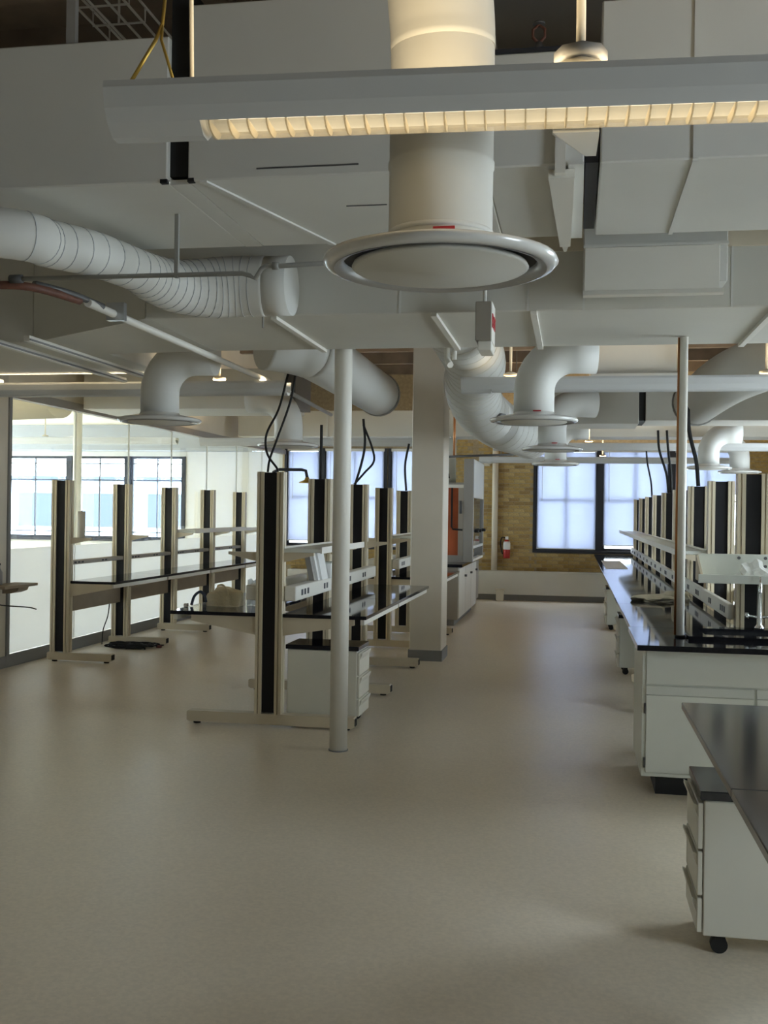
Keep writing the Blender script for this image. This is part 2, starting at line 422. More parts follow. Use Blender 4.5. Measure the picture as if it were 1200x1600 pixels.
obj('support_post', MB().cyl((-8.05, 16.2, 0), (-8.05, 16.2, 3.34), 0.07, 16), M_white, label='slim white post in the room behind the glass', cat='post')

# ---- right wall, its unseen windows added for daylight; solid wall behind the camera
RW_ADDED = [(1.0, 2.4), (6.4, 8.4), (13.4, 15.0)]
mb = MB(); y = YN
for a, b in RW_ADDED:
    mb.box(XR, XR + 0.25, y, a, 0, CEIL); mb.box(XR, XR + 0.25, a, b, 0, SILL); mb.box(XR, XR + 0.25, a, b, HEAD, CEIL); y = b
mb.box(XR, XR + 0.25, y, WB + 0.3, 0, CEIL)
struct('wall_right', mb, M_white)
for a, b in RW_ADDED:
    wn += 1
    mb = MB(); x = XR + 0.08
    mb.box(x, x + 0.06, a, b, SILL, SILL + 0.05); mb.box(x, x + 0.06, a, b, HEAD - 0.05, HEAD)
    mb.box(x, x + 0.06, a, a + 0.05, SILL + 0.05, HEAD - 0.05); mb.box(x, x + 0.06, b - 0.05, b, SILL + 0.05, HEAD - 0.05)
    mb.box(x, x + 0.06, (a + b) / 2 - 0.025, (a + b) / 2 + 0.025, SILL + 0.05, HEAD - 0.05)
    o = struct('window_%d' % wn, mb, M_dframe)
    struct('pane', MB().box(x + 0.027, x + 0.033, a + 0.05, b - 0.05, SILL + 0.05, HEAD - 0.05), M_glass, o)
    portal((XR + 0.3, (a + b) / 2, (SILL + HEAD) / 2), (0, PI / 2, 0), HEAD - SILL, b - a)
struct('wall_front', MB().box(PX - 0.12, XR, YN - 0.25, YN, 0, CEIL), M_wall)

# ---- outside: pavement and the house across the street
obj('street', MB().box(-60, 60, WB + 0.6, 80, -0.5, -0.4), M_asph, kind='structure')
t = thing('street_building', 'pale building with a band of dark windows across the street', 'building', (-22, 52, -0.4))
obj('wall', MB().box(-40, -6, 50, 60, -0.4, 3.0), M_far, t)
for k in range(9):
    x = -38.5 + 3.5 * k
    p = obj('window', MB().box(x, x + 2.4, 49.9, 50.0, 0.7, 2.4), M_fwin, t)
obj('roof_edge', MB().box(-40.3, -5.7, 49.6, 60.3, 3.0, 3.25), M_fwin, t)

# ---- structural columns
c = struct('column', MB().box(-1.80, -1.44, 11.72, 12.22, 0, CEIL, 0.008), M_colpaint); c['kind'] = 'structure'
struct('column_base', MB().box(-1.812, -1.428, 11.708, 12.232, 0, 0.12), M_base, c)

# ================================================================== BENCH TOWERS
TOP = 1.955
def tower_proto(feet, label):
    """service tower at the origin: two beige rails, black infill, a floor foot with levellers, cantilever arms"""
    t = thing('bench_tower', label, 'bench tower', (0, 0, 0))
    for s in (-1, 1):
        mb = MB(); x = s * 0.078
        mb.prism([(x - 0.027, -0.05), (x - 0.006, -0.05), (x - 0.006, -0.034), (x + 0.003, -0.034), (x + 0.003, -0.05), (x + 0.027, -0.05),
                  (x + 0.027, -0.012), (x + 0.013, -0.012), (x + 0.013, 0.0), (x + 0.027, 0.0), (x + 0.027, 0.05),
                  (x - 0.027, 0.05), (x - 0.027, 0.0), (x - 0.013, 0.0), (x - 0.013, -0.012), (x - 0.027, -0.012)], 'z', 0.10, TOP)
        obj('rail', mb, M_rail, t)
    obj('infill_panel', MB().box(-0.051, 0.051, -0.034, 0.034, 0.11, TOP - 0.004), M_black, t)
    a, b = feet
    mb = MB().prism([(a, 0.03), (a + 0.02, 0.018), (b - 0.02, 0.018), (b, 0.03), (b, 0.09), (b - 0.01, 0.10), (a + 0.01, 0.10), (a, 0.09)], 'y', -0.045, 0.045)
    ft = obj('foot', mb, M_beige, t)
    for x in (a + 0.07, b - 0.07):
        obj('leveller', MB().cyl((x, 0, 0), (x, 0, 0.018), 0.028, 12), M_rubber, ft)
    if b > 0.3: obj('end_cap', MB().box(b, b + 0.006, -0.035, 0.035, 0.035, 0.09), M_rubber, ft)
    for s, e in ((-1, a), (1, b)):
        if abs(e) < 0.3: continue
        l = abs(e) - 0.02
        o = MB().prism([(s * 0.106, 0.70), (s * l, 0.795), (s * l, 0.842), (s * 0.106, 0.842)], 'y', -0.022, 0.022)
        obj('arm', o, M_beige, t)
        o = MB().prism([(s * 0.106, 1.265), (s * 0.34, 1.318), (s * 0.34, 1.338), (s * 0.106, 1.338)], 'y', -0.015, 0.015)
        obj('shelf_bracket', o, M_beige, t)
    return t

def worktop(x0, x1, y0, y1, label, group, z=0.87, m=None, th=0.028, apron=None):
    o = obj('worktop', MB().box(x0, x1, y0 + 0.002, y1 - 0.002, z - th, z, 0.003), m or M_top, label=label, cat='worktop', group=group)
    if apron:                       # pale edge rail under the worktop
        x = x1 if apron > 0 else x0
        obj('edge_rail', MB().box(x - 0.05 if apron > 0 else x + 0.02, x - 0.02 if apron > 0 else x + 0.05, y0 + 0.03, y1 - 0.03, z - th - 0.042, z - th), M_white, o)
    return o
def raceway(xc, y0, y1, label, group, w=0.09, z0=0.965, z1=1.08, m=None, side=None):
    t = thing('power_raceway', label, 'raceway', (xc, (y0 + y1) / 2, z0), group)
    if side is None:
        obj('housing', MB().box(xc - w, xc + w, y0, y1, z0, z1, 0.006), m or M_white, t)
    for s in (-1, 1):
        if side is not None:
            xa, xb = sorted((xc + s * 0.108, xc + s * side))
            obj('housing', MB().box(xa, xb, y0, y1, z0, z1, 0.006), m or M_white, t)
        for f in (0.12, 0.18, 0.24, 0.60, 0.66):
            y = y0 + (y1 - y0) * f
            x = xc + s * (w if side is None else side)
            obj('socket', MB().box(x - 0.003, x + 0.003, y - 0.024, y + 0.024, (z0 + z1) / 2 - (z1 - z0) * 0.2, (z0 + z1) / 2 + (z1 - z0) * 0.2), M_socket, t)
    return t
def shelf(xa, xb, y0, y1, label, group, z=1.385):
    t = thing('bench_shelf', label, 'shelf', ((xa + xb) / 2, (y0 + y1) / 2, z - 0.045), group)
    obj('shelf_board', MB().box(xa, xb, y0, y1, z - 0.045, z - 0.015, 0.003), M_cab_lit, t)
    for x in (xa, xb):
        obj('edge_lip', MB().box(x - 0.006, x + 0.006, y0, y1, z - 0.05, z), M_white, t)
    return t
def pedestal_proto(label, s, mtop, mbody):
    """mobile drawer pedestal at the origin (depth along X, 0.40 wide along Y); its drawers face s*X"""
    t = thing('drawer_pedestal', label, 'pedestal', (0, 0, 0))
    d0, d1 = -0.275, 0.275
    obj('body', MB().box(d0, d1, -0.2, 0.2, 0.075, 0.585, 0.004), mbody, t)
    obj('top', MB().box(d0 - 0.015, d1 + 0.015, -0.205, 0.205, 0.588, 0.622, 0.003), mtop, t)
    zz = [(0.40, 0.575), (0.225, 0.39), (0.085, 0.215)]
    for a, b in zz:
        x = s * 0.277
        d = obj('drawer', MB().box(min(x, x + s * 0.02), max(x, x + s * 0.02), -0.195, 0.195, a, b, 0.003), M_cab, t)
        x2 = x + s * 0.02
        obj('handle', MB().prism([(x2, b - 0.055), (x2 + s * 0.016, b - 0.018), (x2 + s * 0.016, b - 0.004), (x2, b - 0.012)], 'y', -0.185, 0.185), M_cab, d)
    for x in (-0.21, 0.21):
        for y in (-0.15, 0.15):
            cs = obj('caster', MB().cyl((x, y - 0.017, 0.032), (x, y + 0.017, 0.032), 0.032, 18), M_rubber, t)
            obj('caster_fork', MB().box(x - 0.014, x + 0.022, y - 0.022, y + 0.022, 0.055, 0.075), M_rubber, cs)
    return t

# ---- centre bench row
CX = -2.29
CY = [7.85, 9.43, 11.17, 12.73, 14.31]
cp = tower_proto((-0.65, 0.68), 'x')
CL = ['beige and black bench tower just left of the slim white pole', 'tall bench tower half hidden behind the slim white pole, second of the centre row',
      'bench tower seen just right of the slim white pole', 'bench tower midway between slim white pole and square column', 'bench tower partly hidden by the left edge of the square column']
for i, y in enumerate(CY):
    o = cp if i == 0 else dup(cp, (CX, y, 0))
    o.location = (CX, y, 0); o['label'] = CL[i]; o['group'] = 'towers of the centre bench row'
G = 'worktops of the centre bench'
for k in (0, 1):
    for s, nm in ((-1, 'left'), (1, 'right')):
        y0, y1 = (CY[0] - 0.04, CY[1]) if k == 0 else (CY[1], CY[2] + 0.14)
        x0, x1 = (CX - 0.80, CX - 0.107) if s < 0 else (CX + 0.107, CX + 0.76)
        worktop(x0, x1, y0, y1, 'black worktop on the %s side of the %s bay of the centre bench' % (nm, ('near', 'second')[k]), G, apron=s)
for s, nm in ((-1, 'left'), (1, 'right')):
    x0, x1 = (CX - 0.80, CX - 0.107) if s < 0 else (CX + 0.107, CX + 0.76)
    worktop(x0, x1, 12.69, 14.40, 'black worktop on the %s side of the centre bench beyond the square column' % nm, G, apron=s)
obj('worktop_filler', MB().box(0, 0.001, 0, 0.001, 0, 0.001), M_top) if False else None
for k in range(4):
    if k == 2: continue
    raceway(CX, CY[k] + 0.002, CY[k + 1] - 0.004, '%s outlet raceway along the centre bench' % ORD[k], 'raceways of the centre bench', side=0.20)
shelf(CX + 0.107, CX + 0.40, CY[0] - 0.02, CY[1] + 0.05, 'pale shelf above the right half of the centre bench', 'shelves of the centre bench')
shelf(CX + 0.107, CX + 0.40, CY[3], CY[4] + 0.05, 'pale shelf beside the square column over the far centre bench', 'shelves of the centre bench')
pc = pedestal_proto('beige drawer pedestal under the near right end of the centre bench', 1, M_top, M_cab)
pc.location = (-1.90, 8.14, 0)

# ---- left bench row along the glass partition
LX = -5.44
LY = [10.62 + 1.535 * k for k in range(5)]
lp = tower_proto((-0.14, 0.60), 'x')
for i, y in enumerate(LY):
    o = lp if i == 0 else dup(lp, (LX, y, 0))
    o.location = (LX, y, 0); o['label'] = '%s bench tower of the row along the glass partition' % ORD[i]; o['group'] = 'towers along the glass partition'
for k in range(4):
    worktop(LX + 0.107, LX + 0.62, LY[k] - 0.02 if k == 0 else LY[k], LY[k + 1], '%s black worktop of the bench along the glass partition' % ORD[k], 'worktops along the glass partition', apron=1)
    raceway(LX, LY[k] + 0.055, LY[k + 1] - 0.055, '%s outlet raceway on the bench along the glass partition' % ORD[k], 'raceways along the glass partition', w=0.045, z0=1.035, z1=1.08, m=M_taupe)  # taupe instead of white puts the raceways' shading into the colour
    obj('modesty_panel', MB().box(LX - 0.012, LX + 0.012, LY[k] + 0.11 - 0.055, LY[k + 1] - 0.055, 0.52, 0.80), M_brown,
        label='%s brown modesty panel between the towers along the glass partition' % ORD[k], cat='panel', group='modesty panels along the glass partition')
for k in (2, 3):
    shelf(LX + 0.107, LX + 0.36, LY[k] + 0.02, LY[k + 1] - 0.02, 'grey shelf in the %s bay along the glass partition' % ORD[k], 'shelves along the glass partition')

# ---- right bench row
RX = 1.20
RY = [7.55 + 1.58 * k for k in range(9)]
rp = tower_proto((-0.62, 0.62), 'x')
for i, y in enumerate(RY):
    o = rp if i == 0 else dup(rp, (RX, y, 0))
    o.location = (RX, y, 0); o['label'] = '%s bench tower of the long right row' % ORD[i]; o['group'] = 'towers of the right bench row'
CT = 0.914
for k in range(8):
    for s, nm in ((-1, 'aisle'), (1, 'window')):
        x0, x1 = (0.38, RX - 0.107) if s < 0 else (RX + 0.107, 2.02)
        worktop(x0, x1, (7.26 if k == 0 else RY[k]), RY[k + 1] if k < 7 else RY[8] + 0.1, '%s black worktop on the %s side of the right bench' % (ORD[k], nm), 'worktops of the right bench', z=CT, th=0.03)
    raceway(RX, RY[k] + 0.002, RY[k + 1] - 0.004, '%s white outlet raceway on the right bench' % ORD[k], 'raceways of the right bench', z0=0.955, z1=1.06, side=0.15)
    if k:
        for s, nm in ((-1, 'aisle'), (1, 'window')):
            x0, x1 = (RX - 0.36, RX - 0.107) if s < 0 else (RX + 0.107, RX + 0.36)
            shelf(x0, x1, RY[k], RY[k + 1] - 0.004, '%s pale shelf on the %s side of the right bench towers' % (ORD[k - 1], nm), 'shelves of the right bench')
pr_ = pedestal_proto('pale drawer pedestal under the right bench, nearest to the sink cabinet', -1, M_top, M_cab_lit)
pr_.location = (0.76, 11.45, 0)
dup(pr_, (0.76, 15.78, 0), 'pale drawer pedestal under the right bench, farther one near the far wall')

# ---- sink end of the right bench
t = thing('sink_cabinet', 'white sink cabinet under the near end of the right bench', 'cabinet', (1.25, 6.85, 0))
obj('body', MB().box(0.41, 2.10, 6.44, 7.24, 0.115, CT - 0.034, 0.004), M_cab_lit, t)
obj('toe_kick', MB().box(0.50, 2.03, 6.50, 7.18, 0, 0.115), M_rubber, t)
obj('top_panel', MB().box(0.435, 2.07, 6.427, 6.44, 0.665, CT - 0.05, 0.002), M_cab_lit, t)
for x0, x1 in ((0.435, 1.045), (1.06, 2.07)):
    d = obj('door', MB().box(x0, x1, 6.424, 6.44, 0.14, 0.60, 0.003), M_cab_lit, t)
    obj('finger_pull', MB().prism([(6.440, 0.605), (6.440, 0.655), (6.424, 0.655), (6.412, 0.605)], 'x', x0, x1), M_cab_lit, d)
    for z in (0.20, 0.52):
        obj('hinge', MB().cyl((x0 - 0.006, 6.428, z - 0.03), (x0 - 0.006, 6.428, z + 0.03), 0.006, 8), M_darkpipe, d)
X = (0.37, 0.80, 1.80, 2.14); Y = (6.25, 6.72, 7.10, 7.255)
t = thing('sink_worktop', 'black sink worktop at the near end of the right bench', 'worktop', (1.25, 6.75, CT - 0.032))
obj('slab', MB().slab_hole(X, Y, CT - 0.032, CT), M_top, t)
obj('sink_rim', MB().slab_hole((0.69, 0.80, 1.80, 2.02), (6.60, 6.72, 7.10, 7.22), CT, CT + 0.022), M_top, t)
mb = MB(); mb.slab_hole((0.78, 0.80, 1.80, 1.82), (6.70, 6.72, 7.10, 7.12), CT - 0.032, CT - 0.03); mb.box(0.79, 1.81, 6.71, 7.11, CT - 0.2, CT - 0.19)
obj('basin', MB().box(0.795, 1.805, 6.715, 7.105, CT - 0.05, CT - 0.036), M_top, t)
mb.bm.free()
t = thing('lab_faucet', 'chrome laboratory faucet behind the black sink', 'faucet', (1.19, 7.16, CT + 0.022))
z = CT + 0.022
obj('body', MB().lathe([(0.0, z), (0.03, z), (0.03, z + 0.012), (0.016, z + 0.03), (0.014, z + 0.28), (0.0, z + 0.285)], (1.19, 7.16, 0), 16), M_chrome, t)
obj('spout', MB().tube([(1.19, 7.16, z + 0.26), (1.185, 7.14, z + 0.31), (1.175, 7.06, z + 0.335), (1.165, 6.98, z + 0.30), (1.162, 6.965, z + 0.24)], 0.010, 10, smooth=5), M_chrome, t)
for s in (-1, 1):
    h = obj('handle', MB().cyl((1.19, 7.16, z + 0.075), (1.19 + s * 0.075, 7.15, z + 0.085), 0.008, 8), M_chrome, t)
    obj('knob', MB().lathe([(0, -0.012), (0.02, -0.010), (0.02, 0.010), (0, 0.012)], (1.19 + s * 0.08, 7.15, z + 0.087), 10, 'x'), M_chrome, h)
# service pole standing on the sink worktop
t = thing('service_pole', 'white service pole standing on the right bench top', 'pole', (0.69, 6.80, CT + 0.001))
t.location = (0.655, 6.74, CT); WLOC[t.name] = Vector((0.655, 6.74, CT))
obj('pipe', MB().cyl((0.655, 6.74, CT + 0.012), (0.655, 6.74, 2.765), 0.025, 18), M_white, t)
obj('copper_line', MB().cyl((0.625, 6.752, CT + 0.012), (0.625, 6.752, 2.765), 0.007, 8), M_copper, t)
obj('base_flange', MB().cyl((0.655, 6.74, CT), (0.655, 6.74, CT + 0.012), 0.034, 18), M_rubber, t)
# shelf across the near tower
t = thing('end_shelf', 'cream tray shelf across the nearest tower of the right bench', 'shelf', (1.5, 7.3, 1.22))
obj('tray', MB().box(0.83, 2.2, 7.12, 7.41, 1.235, 1.25), M_cab_lit, t)
obj('front_lip', MB().box(0.80, 2.2, 7.10, 7.12, 1.228, 1.285, 0.003), M_cab_lit, t)
obj('back_panel', MB().box(0.83, 2.2, 7.41, 7.425, 1.235, 1.41, 0.003), M_cab_lit, t)
obj('end_bracket', MB().prism([(7.12, 1.235), (7.41, 1.235), (7.41, 1.40), (7.39, 1.40), (7.12, 1.285)], 'x', 0.815, 0.83), M_beige, t)
for x, z in ((1.095, 1.385), (1.265, 1.385), (1.265, 1.33)):
    obj('bolt', MB().cyl((x, 7.404, z), (x, 7.41, z), 0.011, 10), M_darkpipe, t)
obj('mount', MB().box(1.10, 1.30, 7.425, 7.50, 1.25, 1.39), M_beige, t)

def blob(name, c, size, m, label, cat, seed, amp=0.25, sub=3, flat=True, pw=1.0):
    rnd = random.Random(seed); bm = bmesh.new(); bmesh.ops.create_icosphere(bm, subdivisions=sub, radius=1)
    ph = [Vector((rnd.uniform(-1, 1), rnd.uniform(-1, 1), rnd.uniform(-1, 1))).normalized() for _ in range(9)]
    fr = [rnd.uniform(3, 9) for _ in range(9)]
    for v in bm.verts:
        d = v.co.normalized(); k = 1 + amp * sum(math.sin(fr[i] * d.dot(ph[i]) + i) for i in range(9)) / 4
        v.co = Vector([math.copysign(abs(d[i]) ** pw, d[i]) * k * size[i] for i in range(3)])
        if flat and v.co.z < -size[2] * 0.35: v.co.z = -size[2] * 0.35
    for f in bm.faces: f.smooth = False
    zm = min(v.co.z for v in bm.verts)
    bmesh.ops.translate(bm, vec=(c[0], c[1], c[2] - zm), verts=bm.verts[:])
    mb = MB(); mb.bm.free(); mb.bm = bm
    return obj(name, mb, m, label=label, cat=cat)
blob('crumpled_bag', (1.17, 7.265, 1.25), (0.10, 0.07, 0.08), sheer('crumpled_plastic', (0.86, 0.86, 0.82), 0.4, 0.1), 'crumpled clear plastic bag lying on the cream tray shelf', 'bag', 3, 0.4)
blob('folded_cloth', (0.70, 9.55, CT), (0.19, 0.16, 0.045), M_cloth, 'cream cloth bundle lying on the right bench', 'cloth', 11, 0.25)
blob('folded_cloth', (0.90, 9.85, CT), (0.14, 0.12, 0.05), M_cloth, 'smaller cream cloth bundle lying nearer the towers on the right bench', 'cloth', 12, 0.25)
obj('paper_sheets', MB().box(0.45, 0.75, 15.0, 17.6, CT, CT + 0.004), M_paper, label='white paper sheets spread on the far part of the right bench', cat='paper')

# ---- near right desk
worktop(0.46, 1.22, 3.20, 4.64, 'dark laminate desk top at the right edge, the farther of two', 'near desk tops', z=0.87, m=M_top2)
worktop(0.46, 1.22, 1.76, 3.20, 'dark laminate desk top cut off by the right edge, the nearer of two', 'near desk tops', z=0.87, m=M_top2)
for y, nm in ((4.45, 'far'), (3.05, 'middle'), (1.9, 'near')):
    t = thing('desk_frame', 'beige %s leg frame under the dark desk top' % nm, 'leg frame', (1.1, y, 0), 'leg frames of the near desk')
    obj('leg', MB().box(1.14, 1.20, y - 0.03, y + 0.03, 0.05, 0.80, 0.003), M_beige, t)
    obj('foot', MB().box(1.09, 1.22, y - 0.03, y + 0.03, 0, 0.05, 0.003), M_beige, t)
    obj('arm', MB().prism([(1.20, 0.78), (1.20, 0.842), (0.60, 0.842), (0.60, 0.815)], 'y', y - 0.02, y + 0.02), M_beige, t)
pn = pedestal_proto('cream drawer pedestal on black casters under the dark desk top', -1, M_top2, M_cab)
pn.location = (0.775, 4.345, 0)

# ---- slim white pole
t = thing('support_pole', 'slim round white pole standing alone on the floor', 'pole', (-1.59, 7.17, 0))
obj('pipe', MB().cyl((-1.59, 7.17, 0.008), (-1.59, 7.17, CEIL - 0.22), 0.062, 24), M_white, t)
obj('base_ring', MB().cyl((-1.59, 7.17, 0), (-1.59, 7.17, 0.008), 0.068, 24), M_base, t)

# ---- things on the centre bench
t = thing('canvas_bag', 'cream canvas tote bag lying on the left of the centre bench', 'bag', (-2.82, 8.35, 0.87))
b = blob('bag_body', (-2.82, 8.35, 0.87), (0.135, 0.10, 0.11), M_bag, None, None, 21, 0.15, sub=4, pw=0.6)
b.parent = t; b.location = b.location - WLOC[t.name]
obj('handle', MB().tube([(-2.88, 8.33, 1.01), (-2.87, 8.30, 1.035), (-2.82, 8.27, 1.045), (-2.78, 8.25, 1.01), (-2.765, 8.235, 0.96)], 0.008, 8, smooth=5), M_bag, t)
t = thing('blue_strap', 'dark blue strap loop at the left end of the centre bench', 'strap', (-3.0, 8.2, 0.87))
obj('loop', MB().tube([(-3.06, 8.20, 0.882), (-3.05, 8.24, 0.95), (-3.01, 8.26, 0.985), (-2.97, 8.25, 0.96), (-2.94, 8.21, 0.91)], 0.012, 8, smooth=5), mat('navy_strap', (0.03, 0.045, 0.075), 0.6), t)
obj('buckle', MB().box(-3.09, -3.06, 8.10, 8.14, 0.871, 0.90, 0.004), M_chrome, t)
mb = MB()
prev = None
for k in range(13):
    x = -2.67 + 0.021 * k; y = 8.45 + 0.03 * math.sin(k * 1.1)
    a = mb.bm.verts.new((x, y, 0.872)); bb = mb.bm.verts.new((x, y + 0.02, 1.08 + 0.012 * math.sin(k * 2.0)))
    if prev: mb.bm.faces.new((prev[0], a, bb, prev[1]))
    prev = (a, bb)
o = obj('plastic_wrap', mb, M_plastic, label='bluish plastic sheet standing beside the canvas bag', cat='plastic sheet')
sm = o.modifiers.new('thick', 'SOLIDIFY'); sm.thickness = 0.002
for i, (x, m) in enumerate(((-2.165, M_grey), (-2.145, M_paper), (-2.125, M_paper))):
    y = 8.55 + 0.06 * i
    o = obj('binder', MB().hexa([(x, y, 1.081), (x + 0.045, y, 1.081), (x + 0.045, y + 0.22, 1.081), (x, y + 0.22, 1.081)],
                             [(x - 0.05, y, 1.32), (x - 0.005, y, 1.32), (x - 0.005, y + 0.22, 1.32), (x - 0.05, y + 0.22, 1.32)]), m,
        label=('grey', 'white', 'white')[i] + ' binder leaning on the centre bench raceway, ' + ('leftmost', 'middle', 'rightmost')[i] + ' of three', cat='binder', group='binders on the centre bench')
t = thing('carton', 'small white carton box standing right of the leaning binders', 'box', (-2.06, 9.05, 1.08))
obj('carton_body', MB().box(-2.18, -2.06, 8.90, 9.15, 1.081, 1.21, 0.003), M_paper, t)
obj('lid_flap', MB().box(-2.18, -2.055, 8.895, 9.155, 1.21, 1.216), M_cab_lit, t)

# ---- things by the left row
pth = [(LX + 0.36 + 0.22 * math.cos(a * 0.9) * (1 - a / 60), LY[1] - 0.28 + 0.17 * math.sin(a * 1.13), 0.012 + 0.035 * (math.sin(a * 2.3) + 1) / 2) for a in range(34)]
t = thing('cable_heap', 'heap of black cables on the floor by the glass partition bench', 'cables', (LX + 0.3, LY[1] - 0.3, 0))
obj('coil', MB().tube(pth, 0.011, 6, smooth=4), M_rubber, t)
pth2 = [(LX + 0.25 + 0.26 * math.cos(a * 1.3 + 1), LY[1] - 0.30 + 0.15 * math.sin(a * 0.97), 0.012 + 0.04 * (math.sin(a * 1.7) + 1) / 2) for a in range(30)]
obj('coil', MB().tube(pth2, 0.010, 6, smooth=4), M_rubber, t)
obj('red_plug', MB().box(LX + 0.56, LX + 0.62, LY[1] - 0.25, LY[1] - 0.21, 0.004, 0.03, 0.004), mat('dark_red_plug', (0.12, 0.03, 0.03), 0.5), t)
obj('hanging_cable', MB().tube([(LX - 0.12, LY[1] - 0.06, 0.55), (LX - 0.13, LY[1] - 0.09, 0.35), (LX - 0.17, LY[1] - 0.13, 0.18), (LX - 0.16, LY[1] - 0.18, 0.012)], 0.007, 6, smooth=6), M_rubber,
    label='thin black cable hanging beside the second tower along the glass', cat='cable')
t = thing('paper_roll', 'upright pale paper roll on the bracket of the nearest partition tower', 'paper roll', (LX + 0.22, LY[0], 1.338))
obj('roll', MB().lathe([(0.012, 1.34), (0.04, 1.34), (0.04, 1.62), (0.012, 1.62), (0.012, 1.34)], (LX + 0.22, LY[0] + 0.0, 0), 18), M_cab, t)
obj('core', MB().cyl((LX + 0.22, LY[0], 1.339), (LX + 0.22, LY[0], 1.63), 0.011, 10), M_brown, t)
t = thing('wall_ledge', 'brown ledge top with stepped bracket on the left wall, cut by the left edge', 'ledge', (PX + 0.1, 10.0, 0.78))
obj('ledge_top', MB().box(PX - 0.0, PX + 0.26, 9.55, 10.2, 0.845, 0.872, 0.003), M_brown, t)  # brown is a reflected tone put into the colour
obj('bracket', MB().prism([(PX, 0.77), (PX + 0.10, 0.775), (PX + 0.17, 0.80), (PX + 0.19, 0.845), (PX, 0.845)], 'y', 9.95, 10.15), M_brown, t)
t = thing('ledge_bottle', 'dark bottle standing on the brown ledge at the left edge', 'bottle', (PX + 0.07, 9.7, 0.872))
obj('bottle_body', MB().lathe([(0, 0.873), (0.035, 0.873), (0.035, 1.0), (0.012, 1.04), (0.012, 1.07), (0, 1.07)], (PX + 0.06, 9.78, 0), 14), M_grey, t)
obj('cap', MB().cyl((PX + 0.06, 9.78, 1.07), (PX + 0.06, 9.78, 1.09), 0.016, 12), M_rubber, t)
obj('loose_cable', MB().tube([(PX + 0.06, 9.5, 0.80), (PX + 0.07, 9.62, 0.72), (PX + 0.05, 9.72, 0.70), (PX + 0.06, 9.85, 0.66), (PX + 0.16, 10.18, 0.615), (PX + 0.22, 10.25, 0.59)], 0.007, 6, smooth=6), M_rubber,
    label='thin dark cable dangling under the brown ledge', cat='cable')
obj('loose_cable', MB().tube([(PX + 0.03, 9.5, 0.62), (PX + 0.05, 9.6, 0.45), (PX + 0.05, 9.72, 0.34), (PX + 0.03, 9.8, 0.36), (PX + 0.02, 9.78, 0.5)], 0.008, 6, smooth=6), M_pipe,
    label='grey cable loop hanging low on the left wall under the ledge', cat='cable')

# ---- emergency shower
t = thing('emergency_shower', 'black pipe emergency shower with brass head behind the centre bench', 'shower', (-4.02, 13.8, 0))
obj('riser', MB().tube([(-4.02, 13.8, 0.012), (-4.02, 13.8, 2.10), (-4.01, 13.8, 2.18), (-3.93, 13.8, 2.215), (-3.62, 13.8, 2.215), (-3.56, 13.8, 2.20), (-3.54, 13.8, 2.11)], 0.021, 10), M_dframe, t)
obj('base_flange', MB().cyl((-4.02, 13.8, 0), (-4.02, 13.8, 0.012), 0.07, 16), M_dframe, t)
obj('shower_head', MB().lathe([(0.0, 2.12), (0.025, 2.11), (0.035, 2.08), (0.11, 2.045), (0.11, 2.035), (0, 2.04)], (-3.54, 13.8, 0), 18), M_brass, t)

# ---- fume hood and cabinets beyond the column
t = thing('hood_base_cabinet', 'taupe base cabinet with white doors under the fume hood', 'cabinet', (-2.05, 16.8, 0))
obj('body', MB().box(-2.45, -1.665, 15.45, 18.2, 0.09, 0.86, 0.003), M_taupe, t)
obj('toe_kick', MB().box(-2.42, -1.72, 15.5, 18.15, 0, 0.09), M_base, t)
for k in range(3):
    d = obj('door', MB().box(-1.665, -1.645, 15.48 + 0.91 * k, 16.36 + 0.91 * k, 0.11, 0.84, 0.003), M_white, t)
    obj('knob', MB().cyl((-1.645, 16.25 + 0.91 * k, 0.70), (-1.61, 16.25 + 0.91 * k, 0.70), 0.018, 10), M_darkpipe, d)
obj('hood_worktop', MB().box(-2.47, -1.60, 15.42, 18.25, 0.862, 0.905, 0.003), M_top, t)
t = thing('fume_hood', 'grey fume hood with a glass sash and orange open side, right of the column', 'fume hood', (-2.05, 17.2, 0.906))
z0, z1 = 0.906, 2.50
obj('side_panel', MB().box(-2.45, -1.76, 16.28, 16.31, z0 + 0.1, 2.05), M_orange, t)
obj('side_sill', MB().box(-2.45, -1.66, 16.27, 16.33, z0, z0 + 0.1), M_grey, t)
obj('side_header', MB().box(-2.45, -1.66, 16.27, 16.33, 2.05, 2.10), M_white, t)
obj('post', MB().box(-1.76, -1.68, 16.25, 16.33, z0 + 0.1, 2.05), M_taupe, t)
obj('conduit', MB().tube([(-1.86, 16.26, 2.05), (-1.86, 16.255, 1.45), (-1.84, 16.25, 1.41), (-1.69, 16.24, 1.40)], 0.014, 8), M_rubber, t)
obj('conduit', MB().tube([(-1.72, 16.235, 1.85), (-1.72, 16.235, 1.65)], 0.02, 8), M_darkpipe, t)
obj('front_post', MB().box(-1.68, -1.53, 16.25, 16.36, z0, z1, 0.003), M_grey, t)
obj('front_post', MB().box(-1.68, -1.53, 18.10, 18.2, z0, z1, 0.003), M_grey, t)
obj('rear_wall', MB().box(-2.47, -2.45, 16.25, 18.2, z0, 2.1), M_grey, t)
obj('upper_fascia', MB().box(-1.58, -1.53, 16.36, 18.10, 1.90, z1, 0.003), M_cab_lit, t)
obj('sash', MB().box(-1.57, -1.56, 16.36, 18.10, 1.15, 1.90), M_glass, t)
obj('sash_back_baffle', MB().box(-2.30, -2.27, 16.36, 18.10, z0, 2.1), mat('pale_blue_liner', (0.52, 0.58, 0.66), 0.5), t)
obj('sash_handle', MB().box(-1.58, -1.53, 16.36, 18.10, 1.11, 1.15, 0.003), M_cab_lit, t)
